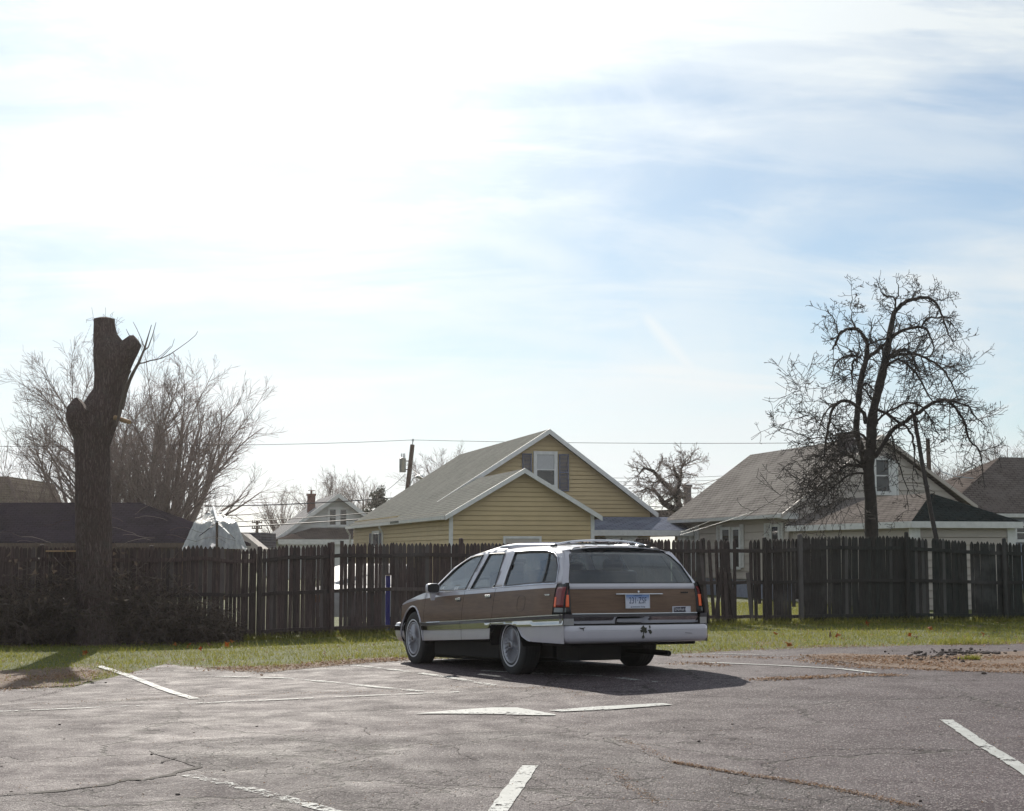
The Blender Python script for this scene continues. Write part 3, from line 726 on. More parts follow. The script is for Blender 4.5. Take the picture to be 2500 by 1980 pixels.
def pale_house():
    A = at(1915, 1244, 47.5); fr = Frame(A); g0 = gz(A.x, A.y) - .3; ze = A.z
    t = thing('pale_house', 'pale grey-tan house with tall grey roof and a hipped front addition behind the drooping tree', 'house', (A.x, A.y, 0), PHI)
    ap = fr.u_plane(2147, 1062, 0); r = fr.u_plane(2378, 1235, 0); um, zr, uw = ap.x, ap.z, r.x
    vend = fr.v_plane(1837, 1114, um).y; print('pale', A, um, zr, uw, vend, 'ze', ze, r.z)
    s = (zr - ze) / um
    b = MB(); clapboard(b, [(.15, g0 + .9), (uw - .15, g0 + .9), (uw - .15, ze), (um, zr - .14), (.15, ze)], 'u', 0, -1, .26)
    clapboard(b, [(0, g0 + .9), (vend, g0 + .9), (vend, ze - .02), (0, ze - .02)], 'v', .15, -1, .26)
    b.bx((.2, .03, g0 + .9), (uw - .2, vend, ze - .1)); b.build('wall', M['cream'], t)
    b = MB(); b.bx((.2, .05, g0 - 1), (uw - .2, vend, g0 + .899)); b.build('foundation', M['concrete'], t)
    sh = shingle_mat('brown_grey_shingles', (.185, .17, .16), (.23, .215, .20), 1, 1.75)
    b = MB(); f = -.2; slab(b, [(-.2, f, ze - s * .2), (um, f, zr), (um, vend + .2, zr), (-.2, vend + .2, ze - s * .2)], .1)
    slab(b, [(um, f, zr), (uw, f, r.z), (uw, vend + .2, r.z), (um, vend + .2, zr)], .1)
    rf = b.build('roof', sh, t)
    b = MB(); rakes(b, (-.2, f - .04, ze - s * .2), (um, f - .04, zr), (uw, f - .04, r.z), h=.13); b.build('gable_trim', M['cream'], t)
    b = MB(); b.bx((-.31, f, ze - s * .2 - .12), (-.2, vend + .2, ze - s * .2 - .01)); b.bx((-.2, f, ze - .3), (.4, .1, ze - .12)); b.build('gutter', M['gutter'], t)
    # chimney on the ridge
    c = fr.v_plane(2074, 1062, um - .3); b = MB(); b.bx((um - .62, c.y - .2, zr - 1.2), (um - .22, c.y + .2, zr + .10)); b.bx((um - .66, c.y - .24, zr + .10), (um - .18, c.y + .24, zr + .16)); b.build('chimney', M['greybrick'], rf)
    a0 = fr.u_plane(2136, 1123, 0); a1 = fr.u_plane(2168, 1200, 0); window(t, 'u', 0, -1, a0.x, a1.x, a1.z, a0.z, .12)
    b = MB(); q = fr.u_plane(2190, 1120, 0); b.bx((a1.x + .125, -.055, a1.z - .15), (q.x, .0, a0.z)); b.build('shutter', M['white_trim'], t)
    for x0, x1, y0, sp in ((1767, 1784, 1293, None), (1793, 1808, 1293, None), (1888, 1904, 1286, None), (1686, 1700, 1303, None)):
        p, q = fr.v_plane(x1, y0, .15), fr.v_plane(x0, y0, .15); window(t, 'v', .15, -1, p.y, q.y, p.z - 1.25, p.z, .09)
    for x0, x1 in ((1754, 1765), (1811, 1818), (1871, 1886), (1906, 1915), (1673, 1684), (1702, 1709)):
        p, q = fr.v_plane(x1, 1290, .15), fr.v_plane(x0, 1290, .15); shutters(t, 'v', .15, -1, [(p.y, q.y)], ze - 1.85, ze - .4, M['white_trim'])
    b = MB(); bp = fr.v_plane(1840, 1440, .15); b.bx((.1, bp.y - .35, g0 + .25), (.15, bp.y + .35, g0 + .75)); b.build('cellar_window', M['dark'], t)
    # front addition with hipped roof
    C = at(2234, 1273, 40.2); c = fr.loc(C); w = fr.u_plane(2466, 1272, c.y).x; zc = C.z; cu = c.x
    print('addition', c, w)
    b = MB(); clapboard(b, [(cu, g0), (w, g0), (w, zc - .08), (cu, zc - .08)], 'u', c.y, -1, .2); clapboard(b, [(c.y, g0), (0, g0), (0, zc - .08), (c.y, zc - .08)], 'v', cu, -1, .2)
    clapboard(b, [(c.y, g0), (0, g0), (0, zc - .08), (c.y, zc - .08)], 'v', w, 1, .2); b.bx((cu + .03, c.y + .03, g0), (w - .03, 0, zc - .1)); b.build('wall', M['cream'], t)
    pk = fr.u_plane(2273, 1204, c.y + 1.9); o = .22; e = zc
    top = (pk.x, c.y + 1.9, pk.z); tb = (pk.x, .15, pk.z + .02)
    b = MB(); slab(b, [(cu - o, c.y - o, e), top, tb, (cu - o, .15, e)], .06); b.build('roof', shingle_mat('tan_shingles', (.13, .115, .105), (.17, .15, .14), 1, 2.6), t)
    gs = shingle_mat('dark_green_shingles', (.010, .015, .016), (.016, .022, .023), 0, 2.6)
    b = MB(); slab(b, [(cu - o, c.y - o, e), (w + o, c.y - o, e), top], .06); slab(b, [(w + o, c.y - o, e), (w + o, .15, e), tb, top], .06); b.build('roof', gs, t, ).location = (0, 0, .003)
    b = MB(); b.bx((cu - o - .02, c.y - o - .03, e - .17), (w + o + .02, c.y - o, e - .0)); b.bx((cu - o - .03, c.y - o, e - .17), (cu - o, 0, e)); b.bx((w + o, c.y - o, e - .17), (w + o + .03, 0, e))
    b.bx((cu - o, c.y - o, e - .10), (w + o, 0, e - .085))
    for uu in (cu, w): b.bx((uu - .12, c.y - .05, g0), (uu + .12, c.y + .12, e - .17))
    b.build('corner_trim', M['white_trim'], t)

def far_right_house():
    A = at(2300, 1250, 62); fr = Frame(A); g0 = -.6
    t = thing('brown_roofed_house', 'house with wide brown shingle roof and bluish wall at the right edge', 'house', (A.x, A.y, 0), PHI)
    pk = fr.u_plane(2441, 1116, 3.4); ze = A.z; u1 = 16
    sh = shingle_mat('brown_shingles', (.10, .082, .076), (.135, .115, .105), 0, 1.7)
    top = (pk.x, 3.4, pk.z); top2 = (u1 - pk.x, 3.4, pk.z)
    b = MB(); slab(b, [(0, 0, ze), (u1, 0, ze), top2, top], .1); slab(b, [(0, 0, ze), top, (0, 6.8, ze)], .1); slab(b, [(0, 6.8, ze), top, top2, (u1, 6.8, ze)], .1)
    b.build('roof', sh, t)
    b = MB(); clapboard(b, [(.3, g0), (u1 - .3, g0), (u1 - .3, ze - .1), (.3, ze - .1)], 'u', .3, -1, .2); b.bx((.33, .33, g0), (u1 - .4, 6.5, ze - .12)); b.build('wall', M['bluewall'], t)
    b = MB(); b.bx((0, -.1, ze - .2), (u1, 0, ze - .05)); b.build('gutter', M['gutter'], t)
    p = fr.u_plane(2480, 1284, .3); q = fr.u_plane(2520, 1317, .3); window(t, 'u', .3, -1, p.x, q.x, q.z, p.z, .12)

def white_house():
    A = at(667, 1319, 102); fr = Frame(A); g0 = -1.5
    t = thing('white_house', 'small white gabled house with paired attic windows, brick chimney and dark porch roof', 'house', (A.x, A.y, 0), PHI)
    ap = fr.u_plane(824, 1206, 0); um, zr, ze = ap.x, ap.z, A.z; uw = um * 2; s = (zr - ze) / um
    b = MB(); clapboard(b, [(.3, g0), (uw - .3, g0), (uw - .3, ze), (um, zr - .25), (.3, ze)], 'u', 0, -1, .24); b.bx((.35, .05, g0), (uw - .35, 10, ze)); b.build('wall', M['whiteside'], t)
    b = MB(); slab(b, [(-.1, -.5, ze - s * .1), (um, -.5, zr), (um, 10, zr), (-.1, 10, ze - s * .1)], .15); slab(b, [(um, -.5, zr), (uw, -.5, ze), (uw, 10, ze), (um, 10, zr)], .15)
    rf = b.build('roof', shingle_mat('pale_shingles', (.30, .29, .29), (.36, .35, .35), 1, 1.7), t)
    b = MB(); rakes(b, (-.1, -.6, ze), (um, -.6, zr + .03), (uw, -.6, ze + .03), h=.3, th=.1); b.build('gable_trim', M['white_trim'], t)
    for x0, x1 in ((805, 819), (831, 845)):
        p, q = fr.u_plane(x0, 1244, 0), fr.u_plane(x1, 1281, 0); window(t, 'u', 0, -1, p.x, q.x, q.z, p.z, .16)
    pe = fr.u_plane(679, 1316, -3); pr = fr.u_plane(1010, 1312, -3); pt = fr.u_plane(760, 1289, -.05)
    b = MB(); slab(b, [(pe.x, -3, pe.z), (pr.x, -3, pe.z), (pr.x, -.05, pt.z), (pt.x, -.05, pt.z)], .12); slab(b, [(pe.x, -3, pe.z), (pt.x, -.05, pt.z), (pe.x, -.05, pe.z)], .12); b.build('porch_roof', shingle_mat('dark_shingles', (.055, .045, .042), (.08, .065, .06), 0, 3), t)
    b = MB(); b.bx((pe.x, -3.05, pe.z - .35), (pr.x, -3, pe.z - .02)); b.build('porch_fascia', M['white_trim'], t)
    b = MB(); b.bx((pe.x + .3, -2.9, g0), (pr.x, -2.8, pe.z - .36)); b.build('porch_wall', M['whiteside'], t)
    c0 = fr.v_plane(778, 1240, um * .45); b = MB(); b.bx((um * .62, 3, ze), (um * .62 + .50, 3.6, zr - .02)); b.bx((um * .62 - .05, 2.95, zr - .02), (um * .62 + .55, 3.65, zr + .12)); b.tube([(um * .62 + .25, 3.3, zr + .12), (um * .62 + .25, 3.3, zr + .32)], .07, 8); b.bx((um * .62 + .02, 3.2, zr + .32), (um * .62 + .50, 3.4, zr + .36)); b.build('chimney', M['brick'], rf)

def left_buildings():
    # long, low building with a dark slate-blue hipped roof
    A = at(520, 1324, 62); e0 = at(-300, 1324, 62); rr = at(343, 1227, 66.5); rl = at(-300, 1227, 66.5)
    t = thing('dark_roofed_building', 'long low building with a dark slate hipped roof at the left', 'building', (A.x, A.y, 0))
    o = Vector((A.x, A.y, 0)); sh = shingle_mat('slate_shingles', (.016, .013, .021), (.022, .018, .028), 0, 1.9)
    b = MB(); back = Vector((0, 9, 0)); q = [e0 - o, A - o, rr - o, rl - o]
    slab(b, q, .12); slab(b, [A - o, A + back - o, rr - o], .12); slab(b, [A + back - o, e0 + back - o, rl - o, rr - o], .12); b.build('roof', sh, t)
    b = MB(); b.bx((e0.x - o.x, .4, -1.5), (-.5, 8.6, A.z - .14)); b.build('wall', mat('brown_wall', (.10, .075, .06), .9), t)
    b = MB(); b.bx((e0.x - o.x, -.12, A.z - .2), (0, 0, A.z - .03)); b.build('gutter', M['polewood'], t)
    # steep brown roof end beyond it
    A = at(-160, 1300, 88); t = thing('steep_roofed_building', 'steep tan-brown flared roof of a building at the far left edge', 'building', (A.x, A.y, 0)); o = Vector((A.x, A.y, 0))
    P = [at(x, y, 88) - o for x, y in ((-160, 1163), (18, 1163), (27, 1185), (35, 1208), (43, 1232), (43, 1320), (-160, 1320))]
    b = MB(); b.extrude(P, (0, 9, 0)); b.build('roof', shingle_mat('tan_roof', (.19, .155, .12), (.24, .20, .16), 0, 1.1), t)
    b = MB(); b.tube([P[1], P[2], P[3], P[4]], .12, 6); b.build('roof_trim', M['barkfar'], t)
    # small grey building beyond the tarp
    A = at(592, 1302, 75); t = thing('small_grey_building', 'small grey-roofed outbuilding with pale slope beyond the tarp', 'building', (A.x, A.y, 0)); o = Vector((A.x, A.y, 0))
    P = [at(x, y, 75) - o for x, y in ((560, 1300), (635, 1300), (637, 1338), (560, 1338))]; b = MB(); b.extrude(P, (0, 5, 0)); b.build('roof', shingle_mat('grey_roof', (.085, .08, .10), (.10, .10, .12), 0, 1.1), t)
    P = [at(x, y, 72) - o for x, y in ((560, 1302), (592, 1302), (640, 1340), (640, 1352), (560, 1352))]; b = MB(); b.extrude(P, (0, 2, 0)); b.build('lean_to', M['cream'], t)
    # low dark building + tall chimney seen between the two houses
    A = at(1600, 1262, 95); t = thing('distant_dark_building', 'distant low dark-roofed building with a tall grey chimney between the two houses', 'building', (A.x, A.y, 0)); o = Vector((A.x, A.y, 0))
    P = [at(x, y, 95) - o for x, y in ((1560, 1300), (1575, 1246), (1662, 1244), (1690, 1275), (1700, 1300))]; b = MB(); b.extrude(P, (0, 6, 0)); rf = b.build('roof', shingle_mat('dark_brown_roof', (.075, .06, .055), (.10, .085, .08), 0, 1.2), t)
    p = at(1673, 1188, 95) - o; q = at(1691, 1290, 95) - o; b = MB(); b.bx((p.x, .5, q.z), (q.x, 1.1, p.z)); b.bx((p.x - .07, .43, p.z), (q.x + .07, 1.17, p.z + .16)); b.build('chimney', M['greybrick'], rf)

# ------------------------------------------------------------------ poles and wires
def wire(name, pts_px, Y, r, sag, label, group=None, material=None):
    P = [at(px, py, y) for (px, py), y in zip(pts_px, Y if isinstance(Y, (list, tuple)) else [Y] * len(pts_px))]; out = []
    for a, b_ in zip(P, P[1:]):
        n = 16; out += [a.lerp(b_, i / n) - Vector((0, 0, sag * 4 * (i / n) * (1 - i / n))) for i in range(n)]
    out.append(P[-1]); b = MB(); c = out[0].copy(); b.tube([p - c for p in out], r, 5, caps=False); o = b.build(name, material or M['wire']); o.location = c
    return tag(o, label, 'wire', group)
def poles():
    Y = 78; base = at(990, 1240, Y); top = at(1007, 1086, Y + .4); gzz = -1.0
    t = thing('utility_pole', 'leaning wooden utility pole with a grey transformer and a street lamp', 'utility pole', (base.x - .45, base.y, gzz)); o = t.location
    d = (top - base); bot = base + d * ((gzz - base.z) / d.z)
    b = MB(); b.tube([bot - o, top - o], [.15, .115], 12); b.build('pole', M['polewood'], t, smooth=True)
    b = MB(); b.tube([top - o, top + d.normalized() * .25 - o], .03, 6); b.tube([top + d.normalized() * .2 - o, top + d.normalized() * .32 - o], [.06, .03], 8); b.build('insulator', M['metal'], t)
    c = at(983, 1136, Y) - o; h = .36; b = MB()
    b.tube([c + Vector((0, 0, z)) for z in (-h, -h + .03, h - .02, h, h + .05)], [.15, .17, .17, .18, .10], 16)
    tr = b.build('transformer', M['metal'], t, smooth=True)
    b = MB()
    for dx in (-.06, .03, .10): b.tube([c + Vector((dx, 0, h + .03)), c + Vector((dx, 0, h + .25))], [.03, .025], 6)
    b.build('bushing', M['metal'], tr)
    b = MB()
    for z in (-.22, .22): b.box(c + Vector((.26, 0, z)), (.24, .05, .05))
    b.build('bracket', M['polewood'], tr)
    a = at(1000, 1188, Y) - o; e = at(1022, 1163, Y) - o; m_ = at(1008, 1169, Y) - o
    b = MB(); b.tube([a, a.lerp(m_, .5) + Vector((.0, 0, .03)), m_, at(1015, 1164, Y) - o, e], .03, 6); arm = b.build('lamp_arm', M['metal'], t)
    b = MB(); L = at(1023, 1164, Y) - o; 
    b.rings([[L + Vector((x + math.cos(q) * 0, math.sin(q) * w, zc + math.cos(q) * hh)) for q in (2 * math.pi * k / 10 for k in range(10))] for x, w, hh, zc in ((-.16, .05, .05, 0), (-.05, .13, .10, 0), (.1, .17, .12, -.02), (.22, .14, .10, -.05), (.29, .04, .04, -.08))])
    b.build('lamp_head', M['metal'], t, smooth=True)
    # second pole behind the pale house
    Y2 = 62; p0 = at(2269, 1160, Y2); p1 = at(2265, 1072, Y2); d = p1 - p0; b0 = p0 + d * ((-1 - p0.z) / d.z)
    t2 = thing('utility_pole', 'plain wooden utility pole rising behind the roof of the pale house', 'utility pole', b0); b = MB(); b.tube([(0, 0, 0), p1 - b0], [.12, .085], 10); b.build('pole', M['polewood'], t2, smooth=True)
    b = MB(); q = p1 - b0; b.box(q + Vector((0, 0, .02)), (.2, .2, .05)); b.build('pole_cap', M['metal'], t2)
    # far-off crossarm pole
    Y3 = 130; p0 = at(627, 1330, Y3); t3 = thing('utility_pole', 'tiny far-off utility pole with crossarms beside the grey roof', 'utility pole', Vector((p0.x, p0.y, -2)))
    p1 = at(626, 1270, Y3); b = MB(); b.tube([(0, 0, 0), (0, 0, p1.z + 2)], [.16, .12], 8); b.build('pole', M['polewood'], t3)
    for k, yy in enumerate((1276, 1290)):
        b = MB(); zz = at(626, yy, Y3).z + 2; b.bx((-.45, -.1, zz - .05), (.45, .0, zz + .05))
        for dx in (-.4, -.2, .2, .4): b.tube([(dx, -.05, zz), (dx, -.05, zz + .22)], .05, 6)
        b.build('crossarm', M['polewood'], t3)
    G = 'overhead wires'
    wire('overhead_wire', [(-200, 1084), (330, 1085), (1007, 1074), (2265, 1078)], [78, 78, 78.4, 62], .012, .12, 'topmost thin wire running across the whole sky over the roofs', G)
    wire('overhead_wire', [(500, 1236), (990, 1213)], [82, 78], .028, .1, 'upper of the thick cables passing in front of the white house', G)
    wire('overhead_wire', [(480, 1278), (900, 1252), (1000, 1240)], [66, 77, 78], .022, .05, 'middle of the thick cables passing in front of the white house', G)
    wire('overhead_wire', [(480, 1289), (900, 1266), (1000, 1255)], [66, 77, 78], .03, .05, 'lowest of the thick cables passing in front of the white house', G)
    wire('overhead_wire', [(990, 1157), (925, 1209)], [78, 95], .014, .1, 'wire sloping down left from the transformer', G)
    wire('overhead_wire', [(1003, 1143), (1060, 1180)], [78, 66], .012, .1, 'short wire dropping from the leaning pole to the yellow house roof', G)
    wire('overhead_wire', [(1697, 1185), (1790, 1153)], [90, 60], .018, .08, 'wire rising to the left slope of the pale house roof', G)
    for yy, w in ((1163, 'upper'), (1172, 'middle'), (1181, 'lower')): wire('overhead_wire', [(1430, yy + 2), (1830, yy - 5)], 140, .018, .2, f'{w} of three faint distant wires between the two houses', G)
    for yy, w in ((1234, 'upper'), (1243, 'lower')): wire('overhead_wire', [(1560, yy), (1700, yy + 2)], 130, .03, .1, f'{w} of two low wires behind the bare tree between the houses', G)
    wire('service_cable', [(2273, 1124), (2300, 1152), (2330, 1163), (2376, 1168)], [62, 61, 60, 60], .022, .0, 'bright looping cable from the right pole to the brown roof', None, M['metal'])
    wire('service_cable', [(1660, 1300), (1742, 1268)], [52, 48], .010, .02, 'upper thin pale cord slanting up to the pale house gutter', 'cords to the gutter', M['gutter'])
    wire('service_cable', [(1660, 1306), (1840, 1249)], [52, 47], .010, .02, 'lower thin pale cord slanting up to the pale house gutter', 'cords to the gutter', M['gutter'])
# ------------------------------------------------------------------ trees
def nrm(v): return v / (np.linalg.norm(v) + 1e-9)
def grow(segs, R, p, d, L, r, lvl, P):
    """P: dict of per-level lists: seg (steps), jit, up, kids, ratio, ang, maxlvl"""
    n = P['seg'][lvl]; step = L / n; kids = P['kids'][lvl]; rr = r; tipk = P.get('tip', .25)
    for i in range(n):
        f = (i + 1) / n; up = P['up'][lvl]
        d = nrm(d + R.normal(0, P['jit'][lvl], 3) + np.array([0, 0, up]) * step)
        q = p + d * step; r2 = max(P['rmin'], r * (1 - (1 - tipk) * f))
        segs.append((*p, *q, rr, r2)); p, rr = q, r2
        if lvl < P['maxlvl'] and f > P['start'][lvl]:
            k = R.poisson(kids / n / (1 - P['start'][lvl] + 1e-6))
            for _ in range(k):
                a = math.radians(R.uniform(*P['ang'][lvl])); ax = nrm(np.cross(d, R.normal(0, 1, 3)))
                dd = d * math.cos(a) + ax * math.sin(a)
                if 'flat' in P: dd[1] *= P['flat']
                grow(segs, R, p, nrm(dd), L * P['ratio'][lvl] * R.uniform(.7, 1.2) * (1 - .45 * f), max(P['rmin'], rr * .52), lvl + 1, P)
def bare_tree(label, px, Y, top_py, base_z, spread, seed, stems, P, material, group=None, name='bare_tree', cat='tree', rtrunk=.3):
    R = np.random.default_rng(seed); p0 = at(px, 1300, Y); H = at(px, top_py, Y).z - base_z
    t = thing(name, label, cat, (p0.x, p0.y, base_z), group=group)
    tr, cr = [], []
    for k in range(stems):
        a = 2 * math.pi * (k + R.uniform(-.3, .3)) / stems; tilt = spread * R.uniform(.35, 1) if stems > 1 else .05
        d = nrm(np.array([math.cos(a) * tilt, math.sin(a) * tilt, 1.0])); base = np.array([math.cos(a), math.sin(a), 0]) * (rtrunk * .8 if stems > 1 else 0)
        S = []; grow(S, R, base, d, H * R.uniform(.62, .8), rtrunk * R.uniform(.6, 1), 0, P)
        n0 = [s for s in S if s[6] > rtrunk * .33]; cr += [s for s in S if s[6] <= rtrunk * .33]; tr += n0
    tube_mesh('trunk', tr, material, t, 7); tube_mesh('crown', cr, material, t, 3)
    print(label, len(tr), len(cr)); return t
PV = dict(seg=[9, 7, 5, 3], jit=[.035, .05, .07, .09], up=[.0, .03, .05, .05], kids=[11, 9, 6, 0], ratio=[.62, .58, .55, .5], ang=[(18, 42), (18, 42), (20, 45), (20, 45)],
          start=[.18, .15, .1, 0], maxlvl=3, rmin=.009)
def background_trees():
    G = 'bare trees beyond the houses'
    P = dict(PV); P.update(kids=[12, 10, 6, 0], rmin=.007)
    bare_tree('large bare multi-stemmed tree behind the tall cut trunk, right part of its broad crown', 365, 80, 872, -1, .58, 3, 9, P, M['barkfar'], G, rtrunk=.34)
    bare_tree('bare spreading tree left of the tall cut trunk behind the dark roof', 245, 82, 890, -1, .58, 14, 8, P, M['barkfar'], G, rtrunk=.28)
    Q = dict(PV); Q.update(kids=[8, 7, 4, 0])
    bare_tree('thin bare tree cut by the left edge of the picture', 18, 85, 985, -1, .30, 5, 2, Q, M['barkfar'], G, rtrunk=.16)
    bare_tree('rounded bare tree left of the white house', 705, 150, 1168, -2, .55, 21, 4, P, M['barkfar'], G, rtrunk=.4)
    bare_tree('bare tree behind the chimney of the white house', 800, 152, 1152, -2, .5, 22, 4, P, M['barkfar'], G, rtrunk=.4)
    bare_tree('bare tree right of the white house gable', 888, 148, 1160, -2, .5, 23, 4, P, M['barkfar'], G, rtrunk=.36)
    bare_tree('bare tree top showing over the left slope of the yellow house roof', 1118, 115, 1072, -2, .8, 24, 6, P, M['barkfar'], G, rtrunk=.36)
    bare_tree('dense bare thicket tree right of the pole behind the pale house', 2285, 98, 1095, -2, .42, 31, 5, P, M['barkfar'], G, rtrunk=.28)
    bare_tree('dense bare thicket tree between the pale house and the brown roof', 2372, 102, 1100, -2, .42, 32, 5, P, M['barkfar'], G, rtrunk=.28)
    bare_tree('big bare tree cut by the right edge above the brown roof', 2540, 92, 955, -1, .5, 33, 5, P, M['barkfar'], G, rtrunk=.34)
    bare_tree('small bare tree peeping over the right end of the yellow house roof', 1515, 110, 1158, -1, .35, 34, 3, Q, M['barkfar'], G, rtrunk=.16)
    # crooked forked tree with a nest between the two houses
    R = np.random.default_rng(41); Y = 88
    o = at(1650, 1300, Y); t = thing('bare_tree', 'crooked forked bare tree with a dark nest between the yellow and the pale house', 'tree', (o.x, o.y, -1), group=G); O = np.array(t.location)
    limbs = [[(1668, 1262, .20), (1655, 1225, .19), (1648, 1204, .18), (1630, 1188, .15), (1612, 1170, .12), (1595, 1150, .10), (1572, 1142, .06), (1560, 1158, .03)],
             [(1648, 1204, .14), (1655, 1190, .12), (1660, 1175, .10), (1652, 1160, .09), (1645, 1145, .08), (1644, 1140, .08)], [(1655, 1190, .09), (1664, 1158, .08), (1662, 1145, .06), (1672, 1134, .04), (1682, 1130, .03)],
             [(1664, 1250, .2), (1640, 1240, .19), (1620, 1228, .18), (1612, 1215, .12), (1600, 1200, .08), (1580, 1192, .05), (1562, 1200, .03)], [(1620, 1228, .12), (1635, 1220, .1), (1650, 1210, .08), (1675, 1215, .04)], [(1612, 1170, .06), (1600, 1178, .05), (1580, 1175, .03)]]
    tr, cr = [], []; T = dict(PV); T.update(kids=[5, 4, 3, 0], seg=[4, 4, 3, 3], jit=[.2, .25, .25, .3], maxlvl=2)
    for li in limbs:
        pts = [np.array(at(x, y, Y + R.uniform(-.5, .5))) - O for x, y, r in li]
        if li[0][1] == 1262: pts.insert(0, np.array([pts[0][0], pts[0][1], 0.])); li = [(0, 0, .24)] + li
        for i in range(len(pts) - 1):
            tr.append((*pts[i], *pts[i + 1], li[i][2], li[i + 1][2])); dd = nrm(pts[i + 1] - pts[i])
            if i > 0:
                for _ in range(5): 
                    v = nrm(dd * .5 + R.normal(0, .8, 3)); grow(cr, R, pts[i] + (pts[i + 1] - pts[i]) * R.uniform(0, 1), v, R.uniform(.6, 1.5), .035, 0, T)
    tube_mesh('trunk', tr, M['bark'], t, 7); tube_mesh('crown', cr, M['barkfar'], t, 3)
    nest = at(1650, 1205, Y) ; S = []
    for _ in range(260):
        v = R.normal(0, 1, 3) * np.array([.20, .20, .13]); w = nrm(R.normal(0, 1, 3)) * .2; c = np.array(nest); S.append((*(c + v - w - np.array(nest)), *(c + v + w - np.array(nest)), .012, .008))
    n = tube_mesh('nest', S, M['bark'], None, 3); n.location = nest; tag(n, 'dark ball-shaped nest of twigs in the fork of the crooked tree', 'nest')
    # small dark pine right of the white house
    R = np.random.default_rng(9); Y = 120; p = at(918, 1300, Y); top = at(905, 1196, Y).z; t = thing('pine_tree', 'dark needle-covered pine tree right of the white house', 'tree', (p.x, p.y, -2)); H = top + 2
    S = [(0, 0, 0, 0, 0, H, .16, .03)]; tube_mesh('trunk', S, M['bark'], t, 6); T3 = []
    for k in range(70):
        z = R.uniform(.35, 1) * H; a = R.uniform(0, 2 * math.pi); L = (1.02 - z / H) * 2.6 + .5; dv = np.array([math.cos(a), math.sin(a), R.uniform(-.1, .35)])
        for m_ in range(65):
            f = R.uniform(.25, 1); c = np.array([0, 0, z]) + dv * L * f + R.normal(0, .13, 3); e = R.normal(0, .11, 3); g_ = R.normal(0, .11, 3); T3.append([c, c + e, c + g_])
    pm = leafy('pine_needles', (.02, .03, .018), (.045, .055, .035), .2); tri_mesh('crown', T3, pm, 3, t)

